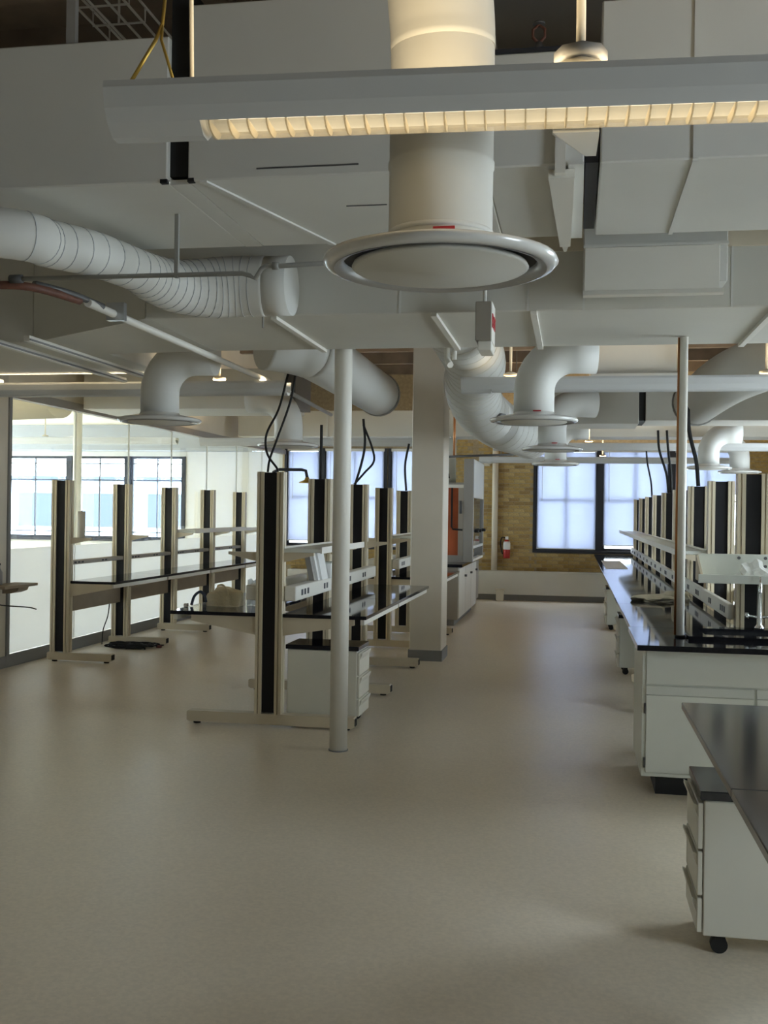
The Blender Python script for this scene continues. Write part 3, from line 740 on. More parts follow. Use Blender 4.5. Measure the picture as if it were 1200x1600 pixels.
obj('airfoil', MB().box(-1.62, -1.53, 16.36, 18.10, z0, z0 + 0.04, 0.005), M_white, t)
for y in (16.6, 17.1, 17.9): obj('valve_knob', MB().cyl((-1.535, y, 1.38), (-1.47, y, 1.38), 0.026, 10), M_rubber, t)
obj('roof_panel', MB().box(-2.45, -1.58, 16.33, 18.1, 2.1, 2.13), M_grey, t)
obj('vent_collar', MB().cyl((-2.05, 17.2, 2.13), (-2.05, 17.2, 2.878), 0.14, 18), M_duct2, t)
t = thing('hood_motor', 'small dark actuator with looping wires on top of the fume hood', 'actuator', (-2.2, 16.5, 2.13))
obj('motor_body', MB().box(-2.28, -2.02, 16.36, 16.55, 2.131, 2.26, 0.01), M_darkpipe, t)
obj('wire', MB().tube([(-2.24, 16.40, 2.25), (-2.25, 16.36, 2.38), (-2.15, 16.35, 2.44), (-2.06, 16.36, 2.36), (-1.95, 16.36, 2.30), (-1.92, 16.37, 2.2)], 0.012, 6, smooth=5), M_rubber, t)
worktop(-2.45, -1.63, 18.45, 19.75, 'grey worktop of the last bench before the brick wall', None, z=0.93, m=M_grey, th=0.04)
t = thing('rolling_cabinet', 'taupe rolling cabinet under the last bench before the brick wall', 'cabinet', (-2.0, 19.0, 0))
obj('body', MB().box(-2.40, -1.74, 18.60, 19.55, 0.09, 0.885, 0.004), M_taupe, t)
obj('door', MB().box(-1.74, -1.72, 18.63, 19.52, 0.11, 0.87, 0.003), M_taupe, t)
for x in (-2.3, -1.80):
    for y in (18.7, 19.45): obj('caster', MB().cyl((x - 0.015, y, 0.045), (x + 0.015, y, 0.045), 0.045, 12), M_rubber, t)

# ---- along the far wall
t = thing('radiator_cover', 'long low white radiator cover under the brick wall', 'radiator', (-0.5, 20.45, 0))
obj('cover', MB().box(-2.3, 3.0, 20.36, 20.575, 0.11, 0.545, 0.006), M_white, t)
obj('plinth', MB().box(-2.28, 2.98, 20.40, 20.57, 0, 0.11), M_base, t)
obj('top_cap', MB().box(-2.31, 3.01, 20.35, 20.575, 0.545, 0.56, 0.003), M_white, t)
t = thing('radiator_cover', 'white radiator cover under the windows left of the square column', 'radiator', (-4.0, 20.45, 0))
obj('cover', MB().box(-5.6, -2.45, 20.36, 20.575, 0.11, 0.5, 0.006), M_white, t)
obj('plinth', MB().box(-5.58, -2.47, 20.40, 20.57, 0, 0.11), M_base, t)
t = thing('fire_extinguisher', 'red fire extinguisher hung on the yellow brick wall', 'extinguisher', (-1.27, WB - 0.08, 0.80))
obj('tank', MB().lathe([(0, 0.80), (0.06, 0.80), (0.066, 0.82), (0.066, 1.09), (0.045, 1.14), (0.02, 1.16), (0, 1.16)], (-1.27, WB - 0.09, 0), 18), M_red, t)
obj('label_band', MB().lathe([(0.067, 0.97), (0.068, 0.97), (0.068, 1.09), (0.06, 1.125), (0.058, 1.125)], (-1.27, WB - 0.09, 0), 18), M_paper, t)
obj('valve', MB().box(-1.30, -1.24, WB - 0.105, WB - 0.075, 1.16, 1.22, 0.004), M_paper, t)
obj('hose', MB().tube([(-1.29, WB - 0.09, 1.19), (-1.36, WB - 0.09, 1.20), (-1.39, WB - 0.09, 1.10), (-1.37, WB - 0.09, 0.95), (-1.35, WB - 0.09, 0.88)], 0.012, 6, smooth=5), M_rubber, t)
obj('wall_hook', MB().box(-1.285, -1.255, WB - 0.03, WB - 0.005, 1.05, 1.15), M_darkpipe, t)
t = thing('emergency_light', 'twin-head emergency light high on the brick wall', 'emergency light', (-1.70, WB - 0.06, 2.6))
obj('housing', MB().box(-1.78, -1.62, WB - 0.06, WB - 0.008, 2.58, 2.64, 0.004), M_cream, t)
for x in (-1.77, -1.62):
    h = obj('lamp_head', MB().lathe([(0.02, 0), (0.055, -0.02), (0.068, -0.06), (0.0, -0.062)], (x, WB - 0.03, 2.68), 16, 'y'), M_cream, t)
    obj('lens', MB().lathe([(0.0, -0.064), (0.05, -0.064), (0.05, -0.068), (0, -0.07)], (x, WB - 0.03, 2.68), 16, 'y'), M_paper, h)
obj('wall_pipe', MB().cyl((-1.51, WB - 0.07, 0.56), (-1.51, WB - 0.07, 3.6), 0.058, 16), M_cream, label='cream vertical pipe against the yellow brick wall', cat='pipe')
t = thing('floor_box', 'small cream box standing on the floor by the radiator cover', 'box', (-1.37, 20.22, 0))
obj('box_body', MB().box(-1.44, -1.30, 20.14, 20.34, 0.002, 0.20, 0.004), M_cream, t)
obj('lid', MB().box(-1.455, -1.285, 20.13, 20.345, 0.20, 0.225, 0.003), M_cream, t)
for i, x in enumerate((-2.95, -2.80, -2.62)):
    t = thing('sill_bottle', ('leftmost', 'middle', 'rightmost')[i] + ' dark bottle on the far window sill left of the column', 'bottle', (x, WB - 0.04, SILL), 'bottles on the far sill')
    obj('bottle_body', MB().lathe([(0, SILL), (0.03, SILL), (0.03, SILL + 0.10), (0.012, SILL + 0.14), (0, SILL + 0.14)], (x, WB - 0.045, 0), 12), M_darkpipe, t)

# ================================================================== CEILING SERVICES
# ---- near cross duct (bottom 3.0 m)
AZ, AY0, AY1 = 3.0, 4.10, 5.16
def duct(name, x0, x1, y0, y1, z0, z1, label, m=None, seams_x=(), top=True):
    t = thing(name, label, 'duct', ((x0 + x1) / 2, (y0 + y1) / 2, z0))
    obj('shell', MB().box(x0, x1, y0, y1, z0, z1, 0.006), m or M_duct, t)
    for x in seams_x:
        obj('seam', MB().box(x - 0.012, x + 0.012, y0 - 0.006, y1 + 0.006, z0 - 0.006, z1 + 0.004), m or M_duct, t)
    return t
t = duct('cross_duct', PX + 0.05, -1.66, AY0, AY1, AZ, 3.60, 'left length of the broad white duct behind the nearest pendant light', seams_x=())
obj('dark_gap', MB().box(-1.66, -1.572, AY0 + 0.03, AY1 - 0.03, AZ + 0.03, 3.80), M_rubber, t)  # black box paints in the darkness of the gap between duct lengths
obj('bottom_strip', MB().box(-1.66, -1.573, AY0 + 0.04, AY1, AZ, AZ + 0.02), M_duct, t)
obj('dark_gap_ear', MB().box(-1.69, -1.66, AY0 - 0.004, AY0 + 0.02, AZ - 0.004, AZ + 0.012), M_rubber, t)
obj('dark_gap_ear', MB().box(-1.572, -1.545, AY0 - 0.004, AY0 + 0.02, AZ - 0.004, AZ + 0.012), M_rubber, t)
t = duct('cross_duct', -1.572, -0.36, AY0, AY1, AZ, 3.72, 'middle length of the broad white duct behind the round diffuser neck')
obj('seam', MB().hexa([(-1.52, AY0, AZ - 0.008), (-1.49, AY0, AZ - 0.008), (-1.19, AY1, AZ - 0.008), (-1.22, AY1, AZ - 0.008)],
                      [(-1.52, AY0, AZ), (-1.49, AY0, AZ), (-1.19, AY1, AZ), (-1.22, AY1, AZ)]), M_duct, t)
obj('access_seam', MB().box(-1.28, -0.86, AY0 - 0.003, AY0, AZ + 0.035, AZ + 0.041), M_darkpipe, t)
obj('hanger_slot', MB().box(-1.0, -0.82, AY0 + 0.42, AY0 + 0.425, AZ - 0.004, AZ), M_darkpipe, t)
t = duct('cross_duct', -0.36, 0.02, AY0, AY1, AZ, 3.44, 'low short length of the broad duct under the sprinkler head')
obj('flange', MB().box(-0.04, 0.02, AY0 - 0.03, AY1, AZ - 0.01, AZ), M_duct, t)
obj('black_ledge', MB().box(-0.36, 0.02, AY0, AY0 + 0.10, 3.441, 3.458), M_dframe, t)
obj('backing_plate', MB().box(-0.60, 0.30, AY1 + 0.02, AY1 + 0.04, 3.3, CEIL - 0.23), M_grey, t)
t = duct('cross_duct', 0.08, XR - 0.05, AY0, AY1, AZ, 3.62, 'right length of the broad white duct running out of the picture')
for x in (0.42, 1.02, 1.7):
    obj('seam', MB().hexa([(x, AY0, AZ - 0.008), (x + 0.02, AY0, AZ - 0.008), (x + 0.02, AY1, AZ - 0.008), (x, AY1, AZ - 0.008)],
                          [(x, AY0, AZ), (x + 0.02, AY0, AZ), (x + 0.02, AY1, AZ), (x, AY1, AZ)]), M_duct, t)
    obj('seam', MB().box(x, x + 0.02, AY0 - 0.008, AY0, AZ, 3.62), M_duct, t)
obj('joint_gap', MB().box(0.025, 0.075, AY0 + 0.05, AY1 - 0.05, AZ + 0.02, 3.42), M_dframe, t)
# tapered turning bracket between the two lengths
t = thing('duct_bracket', 'pointed white sheet-metal bracket under the broad duct by the joint', 'bracket', (-0.05, 4.6, 2.9))
obj('blade', MB().hexa([(-0.115, AY0 + 0.02, 2.955), (-0.015, AY0 + 0.02, 2.955), (-0.035, AY1 + 0.02, 2.955), (-0.085, AY1 + 0.02, 2.955)],
                       [(-0.115, AY0 + 0.02, 2.989), (-0.015, AY0 + 0.02, 2.989), (-0.035, AY1 + 0.02, 2.989), (-0.085, AY1 + 0.02, 2.989)]), M_white, t)
obj('tip', MB().hexa([(-0.075, AY1 + 0.02, 2.955), (-0.045, AY1 + 0.02, 2.955), (-0.055, AY1 + 0.06, 2.94), (-0.065, AY1 + 0.06, 2.94)],
                     [(-0.075, AY1 + 0.02, 2.985), (-0.045, AY1 + 0.02, 2.985), (-0.055, AY1 + 0.06, 2.95), (-0.065, AY1 + 0.06, 2.95)]), M_white, t)
obj('stem', MB().box(-0.09, -0.05, AY0 - 0.03, AY0 + 0.0, AZ - 0.04, 3.2), M_white, t)

# ---- second cross duct (bottom 2.77 m) with a side step and a boxed terminal unit
BZ, BY0, BY1 = 2.77, 5.82, 7.06
t = thing('supply_duct', 'wide low white duct crossing behind the round diffuser', 'duct', (0, 6.4, BZ))
obj('shell', MB().box(-2.48, XR - 0.05, BY0, BY1, BZ, 3.34, 0.006), M_duct2, t)
obj('transition', MB().hexa([(-3.6, 6.58, BZ), (-2.48, BY0 + 0.0, BZ), (-2.48, BY1, BZ), (-3.6, BY1 + 0.1, BZ)],
                            [(-3.6, 6.58, 3.30), (-2.48, BY0 + 0.0, 3.30), (-2.48, BY1, 3.30), (-3.6, BY1 + 0.1, 3.30)]), M_duct2, t)
obj('rear_branch', MB().box(PX + 0.06, -3.32, BY1 + 0.1, 8.22, BZ + 0.004, 3.2, 0.006), M_duct2, t)
obj('narrow_shell', MB().box(PX + 0.05, -3.6, 6.58, BY1 + 0.1, BZ, 3.36, 0.006), M_duct2, t)
for x in (-1.72, -0.80, -0.25, 1.02):
    obj('standing_seam', MB().box(x, x + 0.035, BY0 - 0.004, BY1 + 0.004, BZ - 0.02, BZ), M_white, t)
for x, z in ((-0.98, 3.34), (-0.27, 3.34), (0.03, 3.34), (0.80, 3.34)):
    obj('face_seam', MB().box(x, x + 0.012, BY0 - 0.006, BY0, BZ, z), M_duct, t)
obj('top_flange', MB().box(-0.62, XR - 0.05, BY0 - 0.012, BY0, 3.09, 3.34), M_cream, t)  # cream tone puts the lit upper band of the face into the colour
obj('hanger_rod', MB().cyl((-1.76, BY0 - 0.02, 2.70), (-1.76, BY0 - 0.02, 3.0), 0.006, 6), M_pipe, t)
t = thing('terminal_box', 'boxy white air terminal with a lipped cover under the right duct', 'air terminal', (0.4, 5.7, 2.8))
obj('casing', MB().box(0.03, 0.74, 5.50, 5.81, 2.84, 3.20, 0.005), M_duct, t)
obj('cover', MB().box(0.035, 0.70, 5.478, 5.50, 2.80, 3.02, 0.003), M_white, t)
obj('lip', MB().prism([(5.455, 2.775), (5.50, 2.77), (5.50, 2.80), (5.47, 2.80)], 'x', 0.03, 0.72), M_white, t)
obj('upper_lip', MB().box(0.03, 0.74, 5.47, 5.50, 3.02, 3.035), M_duct, t)

# ---- spiral flexible duct, upper left
pts = [(-3.3, 3.5, 2.80), (-2.42, 4.1, 2.82), (-2.31, 4.35, 2.83), (-2.22, 4.62, 2.845), (-2.17, 4.95, 2.85), (-2.17, 5.18, 2.855), (-2.12, 5.40, 2.86), (-2.0, 5.55, 2.88), (-1.86, 5.62, 2.90), (-1.70, 5.64, 2.90)]
cp_ = catmull([Vector(p) for p in pts], 12)
t = thing('flexible_duct', 'ribbed white flexible duct curving in from the upper left', 'duct', (-2.3, 4.7, 2.8))
n = len(cp_)
frad = lambda u: 0.105 + 0.06 * min(1, max(0, (u - 0.45) / 0.35))
obj('hose', MB().tube(cp_, 0.125, 22, radii=frad), M_duct, t)
mb = MB()
for i in range(3, n - 2, 4):
    d = (cp_[i + 1] - cp_[i - 1]).normalized() * 0.002
    mb.tube([cp_[i] - d, cp_[i] + d], frad(i / (n - 1)) + 0.002, 22)
obj('wire_ribs', mb, mat('rib_grey', (0.45, 0.47, 0.48), 0.6), t, kind='stuff')
obj('end_collar', MB().cyl((-1.70, 5.64, 2.90), (-1.55, 5.64, 2.90), 0.163, 24), M_duct, t)

# ---- round diffusers
def neck_path(x, y, z, d):
    """vertical neck that elbows over towards direction d"""
    pts = [Vector((x, y, z))]; R = 0.27
    zc = z + 0.16
    for k in range(9):
        a = PI / 2 * k / 8
        pts.append(Vector((x, y, zc)) + Vector(d) * R * (1 - math.cos(a)) + Vector((0, 0, R * math.sin(a))))
    pts.append(pts[-1] + Vector(d) * 0.16)
    return pts
def diffuser(x, y, label, r=0.312, neck=0.143, elbow=None, z=2.31, sticker=True, top=4.0, neck_top=None):
    t = thing('ceiling_diffuser', label, 'diffuser', (x, y, z), 'round diffusers')
    s = r / 0.405
    obj('ring', MB().lathe([(0.33 * s, z + 0.035), (0.34 * s, z + 0.005), (0.365 * s, z - 0.004), (0.39 * s, z + 0.0), (0.405 * s, z + 0.012), (0.40 * s, z + 0.022),
                            (0.36 * s, z + 0.032), (neck + 0.01, z + 0.055), (neck, z + 0.07)], (x, y, 0), 48), M_ring, t)
    obj('inner_band', MB().lathe([(0.332 * s, z + 0.032), (0.336 * s, z + 0.004), (0.352 * s, z - 0.003), (0.366 * s, z - 0.0055)], (x, y, 0), 48), M_steel, t)
    obj('throat', MB().lathe([(0.345 * s, z + 0.018), (0.30 * s, z + 0.028), (0.12, z + 0.04), (0.0, z + 0.045)], (x, y, 0), 40), M_dframe, t)
    obj('disc', MB().lathe([(0, z - 0.020), (0.295 * s, z - 0.005), (0.305 * s, z + 0.0), (0.30 * s, z + 0.008), (0, z + 0.012)], (x, y, 0), 48), M_duct2, t)
    if elbow:
        obj('neck', MB().tube(neck_path(x, y, z + 0.06, elbow), neck, 28), M_duct, t)
    else:
        obj('neck', MB().lathe([(neck, z + 0.06), (neck, z + 0.26), (neck + 0.003, z + 0.263), (neck + 0.003, z + 0.276), (neck, z + 0.28), (neck * 1.0, z + 0.58)], (x, y, 0), 40), M_duct2, t)
        obj('neck_elbow', MB().tube([(x, y, z + 0.58), (x - 0.003, y - 0.01, z + 0.66), (x - 0.015, y - 0.06, z + 0.80), (x - 0.05, y - 0.17, z + 0.93), (x - 0.11, y - 0.36, z + 1.03)], neck * 1.01, 36, smooth=5), M_duct2, t)
        obj('neck_band', MB().lathe([(neck + 0.001, z + 0.08), (neck + 0.004, z + 0.083), (neck + 0.004, z + 0.09), (neck + 0.001, z + 0.093)], (x, y, 0), 40), M_duct, t)
    if sticker:
        obj('red_sticker', MB().box(x + 0.0, x + 0.055, y - neck - 0.012, y - neck - 0.002, z + 0.064, z + 0.072), M_exit, t)
    return t
diffuser(-0.36, 2.79, 'large round diffuser with a wide vertical neck, nearest the camera', neck=0.138)
diffuser(-0.29, 7.55, 'round diffuser on a curved elbow above the aisle, second from the front', elbow=(1, 0.12, 0))
diffuser(-0.23, 10.9, 'third round diffuser above the aisle, behind the elbow diffuser', elbow=(1, 0.3, 0))
diffuser(-0.25, 14.1, 'farthest round diffuser above the aisle, before the brick wall', elbow=(1, 0.0, 0))
diffuser(-3.07, 7.50, 'round diffuser on a curved elbow over the left aisle, nearest of that side', elbow=(1, 0, 0), sticker=False)
diffuser(-2.87, 10.4, 'round diffuser high behind the nearest centre tower', elbow=(-1, 0, 0), sticker=False)
diffuser(2.40, 16.3, 'round diffuser above the right bench near the right edge', elbow=(-1, 0, 0), sticker=False)
diffuser(1.80, 15.0, 'round diffuser above the right bench, left of the one at the edge', elbow=(1, 0, 0), sticker=False)

# ---- pendant lights
def pendant(x0, x1, y, label, lit=False, z=2.57, end=True, up=1.0):
    t = thing('pendant_light', label, 'pendant light', ((x0 + x1) / 2, y, z), 'pendant lights')
    zl = z + 0.022                       # louver line
    hw = 0.085
    L0_ = x0 + (0.23 if end else 0.0)
    # trough: open top and bottom, curved sides
    for s in (-1, 1):
        obj('side', MB().prism([(y + s * hw * 0.62, zl), (y + s * hw * 0.86, zl + 0.03), (y + s * hw, zl + 0.075), (y + s * hw * 0.96, zl + 0.092), (y + s * hw * 0.88, zl + 0.092),
                                (y + s * hw * 0.90, zl + 0.075), (y + s * hw * 0.76, zl + 0.034), (y + s * hw * 0.54, zl + 0.005)][::s], 'x', L0_, x1), M_fix, t)
    obj('tray', MB().box(L0_, x1, y - hw * 0.72, y + hw * 0.72, zl + 0.05, zl + 0.056), M_white, t)
    if end:
        obj('end_housing', MB().prism([(y - 0.018, z - 0.003), (y + 0.018, z - 0.003), (y + hw * 0.62, zl), (y + hw * 0.86, zl + 0.03), (y + hw, zl + 0.075), (y + hw * 0.96, zl + 0.092),
                                       (y - hw * 0.96, zl + 0.092), (y - hw, zl + 0.075), (y - hw * 0.86, zl + 0.03), (y - hw * 0.62, zl)], 'x', x0, L0_), M_fix, t)
    step = 0.047 if lit else 0.2
    x = L0_ + 0.02; blades = []
    if lit:
        mesh = None
        while x < min(x1, 1.1):
            if mesh is None:
                pts = [(y + 0.052 * math.cos(a), zl + 0.002 - 0.024 * math.sin(a)) for a in [PI * k / 10 for k in range(11)]]
                o = obj('louver_blade', MB().prism(pts, 'x', x, x + 0.004), M_louver, t); mesh = o.data; x_first = x
            else:
                o = bpy.data.objects.new('louver_blade', mesh); COL.objects.link(o); o.parent = t; o.location = (x - x_first, 0, 0)
            x += step
        o = obj('lens', MB().prism([(y + 0.053 * math.cos(a), zl + 0.002 - 0.0255 * math.sin(a)) for a in [PI * k / 10 for k in range(11)]] +
                               [(y + 0.0515 * math.cos(a), zl + 0.002 - 0.0242 * math.sin(a)) for a in [PI * k / 10 for k in range(10, -1, -1)]], 'x', L0_ + 0.015, x1),
                sheer('louver_lens', (0.80, 0.74, 0.60), 0.5, 0.8), t)
        obj('lamp_tube', MB().cyl((L0_ + 0.03, y, zl + 0.032), (x1, y, zl + 0.032), 0.012, 10), M_lamp, t)
        strip_light(((L0_ + x1) / 2, y, zl + 0.016), x1 - L0_ - 0.08, DOWNLIGHT_W, False, 0.05)
    else:
        mb = MB()
        mb.prism([(y + 0.052 * math.cos(a), zl + 0.002 - 0.024 * math.sin(a)) for a in [PI * k / 8 for k in range(9)]], 'x', L0_ + 0.01, x1)
        obj('louver', mb, M_fix, t)
    if up: strip_light(((L0_ + x1) / 2, y, zl + 0.062), x1 - L0_ - 0.1, UPLIGHT_W * up, True, 0.07)
    return t
def hanger(t, x, y, z0, z1, canopy=True):
    obj('stem', MB().cyl((x, y, z0), (x, y, z1), 0.011, 8), M_cream, t)
    if canopy: obj('bracket', MB().lathe([(0, z0), (0.055, z0), (0.055, z0 + 0.018), (0.02, z0 + 0.03), (0, z0 + 0.03)], (x, y, 0), 8), M_cream, t)
p1 = pendant(-1.13, 2.2, 2.46, 'long pendant light with glowing louvres, nearest the camera', lit=True, up=0.3)
PEND_TURN = math.radians(2.9)             # hung a little askew
p1.rotation_euler.z = PEND_TURN; p1.location.y += 0.073
for o in COL.objects:
    if o.type == 'LIGHT' and o.name.startswith('pendant_lamp') and abs(o.location.y - 2.46) < 0.01:
        o.rotation_euler.z = PEND_TURN; o.location.y += 0.073
hanger(p1, 0.0, 2.46, 2.69, CEIL)
obj('support_plate', MB().lathe([(0, 2.715), (0.062, 2.715), (0.062, 2.74), (0.03, 2.752), (0, 2.752)], (0.0, 2.46, 0), 8), M_grey, p1)
obj('cable', MB().cyl((-0.94, 2.47, 2.70), (-1.02, 2.6, CEIL), 0.006, 6), M_cream, p1)
obj('cable', MB().tube([(-0.98, 2.46, 2.70), (-1.03, 2.50, 2.83), (-1.035, 2.52, 2.88)], 0.004, 6), M_brass, p1)
obj('cable', MB().tube([(-1.10, 2.46, 2.70), (-1.045, 2.50, 2.83), (-1.035, 2.52, 2.88), (-1.04, 2.56, 3.0)], 0.005, 6), M_brass, p1)
obj('corner_clip', MB().hexa([(-0.06, 2.52, 2.575), (0.05, 2.52, 2.575), (0.045, 2.56, 2.53), (0.02, 2.56, 2.53)], [(-0.06, 2.55, 2.60), (0.05, 2.55, 2.60), (0.05, 2.60, 2.60), (-0.06, 2.60, 2.60)]), M_duct, p1)
p = pendant(PX + 0.3, -2.31, 8.35, 'unlit pendant light across the left aisle under the low duct', z=2.60, up=0.8)
hanger(p, -4.9, 8.35, 2.732, CEIL); hanger(p, -2.9, 8.35, 2.732, CEIL)
p = pendant(-0.88, 2.6, 8.25, 'unlit pendant light across the centre aisle behind the elbow diffuser', z=2.60, up=0.2)
hanger(p, -0.5, 8.25, 2.732, CEIL); hanger(p, 1.4, 8.25, 2.732, CEIL)
p = pendant(-1.2, 3.0, 15.8, 'third pendant light across the centre aisle, before the far windows', z=2.60)
hanger(p, 0.2, 15.8, 2.732, CEIL)
p = pendant(PX + 0.3, -1.9, 14.9, 'far pendant light over the left benches', z=2.60)
hanger(p, -4.0, 14.9, 2.732, CEIL)
p = pendant(-1.75, 3.0, 19.7, 'farthest pendant light in front of the brick wall', z=2.60)
hanger(p, 0.5, 19.7, 2.732, CEIL)
p = pendant(-12.0, -6.6, 16.9, 'pendant light in the room behind the glass', z=2.75, up=0)
hanger(p, -9.0, 16.9, 2.882, 3.35)

# ---- pipes, conduits, cables overhead
t = thing('sprinkler_pipe', 'dark sprinkler pipe with a crooked end running left from the round diffuser', 'pipe', (-2.3, 4.8, 2.8))
obj('pipe_run', MB().tube([(-2.60, 4.55, 2.725), (-1.48, 4.55, 2.722), (-1.445, 4.55, 2.712), (-1.42, 4.55, 2.697), (-1.39, 4.55, 2.742), (-1.36, 4.55, 2.754), (-1.32, 4.55, 2.75), (-0.86, 4.55, 2.765)], 0.011, 10), M_pipe, t)
obj('valve_cap', MB().cyl((-2.61, 4.55, 2.725), (-2.55, 4.55, 2.725), 0.020, 12), M_darkpipe, t)
obj('hanger_strap', MB().box(-1.80, -1.782, 4.54, 4.56, 2.71, 2.998), M_pipe, t)
obj('coupling', MB().cyl((-1.34, 4.55, 2.752), (-1.31, 4.55, 2.751), 0.017, 12), M_pipe, t)
t = thing('sleeved_conduit', 'conduit with a red-brown sleeved bend under the left duct', 'conduit', (-2.5, 6, 2.7))
obj('sleeve', MB().tube([(-2.95, 4.50, 2.69), (-2.64, 4.56, 2.70), (-2.52, 4.66, 2.70), (-2.46, 4.95, 2.70)], 0.020, 10, smooth=6), M_rust, t)
obj('dark_bend', MB().tube([(-2.55, 4.66, 2.725), (-2.47, 4.86, 2.72), (-2.43, 5.15, 2.71)], 0.017, 10, smooth=6), M_darkpipe, t)
obj('white_run', MB().cyl((-2.44, 5.0, 2.70), (-2.54, 8.6, 2.745), 0.022, 10), M_white, t)
obj('clip', MB().box(-2.49, -2.39, 5.32, 5.36, 2.67, 2.765), M_steel, t)
obj('far_run', MB().cyl((-2.54, 8.6, 2.745), (-2.64, 11.3, 2.72), 0.020, 10), M_grey, t)
t = thing('strut_channel', 'grey double strut channel under the narrow left duct', 'channel', (-3.6, 7.4, 2.7))
for dx in (0, 0.28):
    obj('channel', MB().box(-3.69 + dx, -3.65 + dx, 6.0 + 0.4 * dx, 8.2, 2.70, 2.735), M_white, t)
    obj('slot', MB().box(-3.65 + dx, -3.64 + dx, 6.0 + 0.4 * dx, 8.2, 2.705, 2.715), M_base, t)
def drop(pts, label, m=M_rubber, r=0.009):
    return obj('drop_cable', MB().tube(pts, r, 7, smooth=6), m, label=label, cat='cable', group='cables dropping to the towers')
drop([(CX + 0.1, 7.9, 2.72), (CX + 0.03, 7.9, 2.45), (CX - 0.06, 7.88, 2.25), (CX - 0.05, 7.87, 2.1), (CX + 0.03, 7.86, 1.99), (CX + 0.04, 7.86, TOP)], 'left of two black cables dropping to the tower beside the slim pole')
drop([(CX + 0.16, 7.9, 2.72), (CX + 0.12, 7.9, 2.5), (CX + 0.02, 7.88, 2.2), (CX - 0.03, 7.87, 2.05), (CX - 0.04, 7.86, TOP)], 'right of two black cables crossing above the tower beside the slim pole')
y = CY[2]
drop([(CX + 0.04, y, 2.66), (CX + 0.06, y, 2.4), (CX + 0.03, y, 2.2), (CX - 0.04, y, TOP)], 'black cable dropping straight to the third centre tower', r=0.014)
drop([(CX + 0.04, y, 2.60), (CX + 0.14, y, 2.35), (CX + 0.16, y, 2.2), (CX + 0.06, y, 2.08), (CX - 0.05, y, TOP)], 'bowed black cable beside the straight one over the third centre tower', r=0.012)
drop([(CX + 0.05, CY[4], 2.6), (CX + 0.0, CY[4], 2.3), (CX + 0.02, CY[4], TOP)], 'black cable pair over the tower by the square column', r=0.016)
drop([(CX, CY[1], 2.45), (CX + 0.0, CY[1], 2.2), (CX + 0.0, CY[1], TOP)], 'short dark riser on the second centre tower', r=0.014)
for i, (k, dx, z1) in enumerate(((2, -0.02, 2.85), (4, -0.06, 2.75), (4, 0.05, 2.75), (6, 0.0, 2.75))):
    y = RY[k]
    drop([(RX - 0.10 + dx, y, z1), (RX - 0.08 + dx, y, 2.5), (RX - 0.02 + dx * 0.5, y, 2.2), (RX + dx * 0.3, y, TOP)],
         ['thick black cable falling beside the white service pole', 'left of a pair of black cables over the fifth right tower', 'right of a pair of black cables over the fifth right tower',
          'black cable falling to the seventh right tower'][i], r=(0.020, 0.016, 0.016, 0.014)[i])

# ---- exit sign, sprinkler heads, cable tray
t = thing('exit_sign', 'exit sign seen edge-on hanging below the low duct', 'exit sign', (-0.48, 5.6, 2.5))
obj('housing', MB().box(-0.52, -0.44, 5.50, 5.72, 2.56, 2.765, 0.004), M_taupe, t)
obj('face_plate', MB().box(-0.44, -0.434, 5.50, 5.72, 2.56, 2.765), M_white, t)
obj('lower_lens', MB().box(-0.505, -0.435, 5.505, 5.715, 2.51, 2.56, 0.004), M_white, t)
obj('stem', MB().cyl((-0.48, 5.6, 2.765), (-0.48, 5.6, CEIL), 0.010, 8), M_white, t)
fc = bpy.data.curves.new('exit_lettering', 'FONT'); fc.body = 'EXIT'; fc.size = 0.10; fc.extrude = 0.002; fc.align_x = 'CENTER'; fc.align_y = 'CENTER'
fc.materials.append(M_exit)
fo = bpy.data.objects.new('lettering_source', fc); COL.objects.link(fo); bpy.context.view_layer.update()
fm = bpy.data.meshes.new_from_object(fo.evaluated_get(bpy.context.evaluated_depsgraph_get())); bpy.data.objects.remove(fo)
fo = bpy.data.objects.new('lettering', fm); COL.objects.link(fo); fo.parent = t
fo.location = Vector((-0.432, 5.61, 2.665)) - WLOC[t.name]; fo.rotation_euler = (PI / 2, 0, PI / 2)
t = thing('fire_sprinkler', 'dark upright sprinkler head standing on the low duct length', 'sprinkler', (-0.16, 4.15, 3.459))
obj('sprinkler_base', MB().lathe([(0, 3.459), (0.022, 3.459), (0.022, 3.477), (0.012, 3.497), (0, 3.497)], (-0.16, 4.15, 0), 12), M_darkpipe, t)
obj('frame_arms', MB().tube([(-0.16, 4.15, 3.492), (-0.183, 4.15, 3.517), (-0.183, 4.15, 3.547), (-0.16, 4.15, 3.567), (-0.137, 4.15, 3.547), (-0.137, 4.15, 3.517), (-0.16, 4.15, 3.492)], 0.006, 6), M_rust, t)
obj('deflector', MB().cyl((-0.16, 4.15, 3.565), (-0.16, 4.15, 3.573), 0.024, 12), M_darkpipe, t)
t = thing('fire_sprinkler', 'white pendent sprinkler head with a red bulb, above the square column', 'sprinkler', (-0.87, 7.2, 2.6))
obj('sprinkler_body', MB().tube([(-0.87, 7.2, 2.80), (-0.87, 7.2, 2.72), (-0.86, 7.18, 2.69), (-0.84, 7.14, 2.665)], 0.022, 10), M_white, t)
obj('red_bulb', MB().cyl((-0.87, 7.2, 2.80), (-0.87, 7.2, 2.835), 0.014, 8), M_exit, t)
obj('drop_pipe', MB().cyl((-0.82, 7.2, 2.71), (-0.82, 7.2, CEIL), 0.016, 8), M_white, t)
t = thing('cable_tray', 'wire basket cable tray under the dark ceiling deck, top left', 'cable tray', (-2.38, 6.0, 4.2))
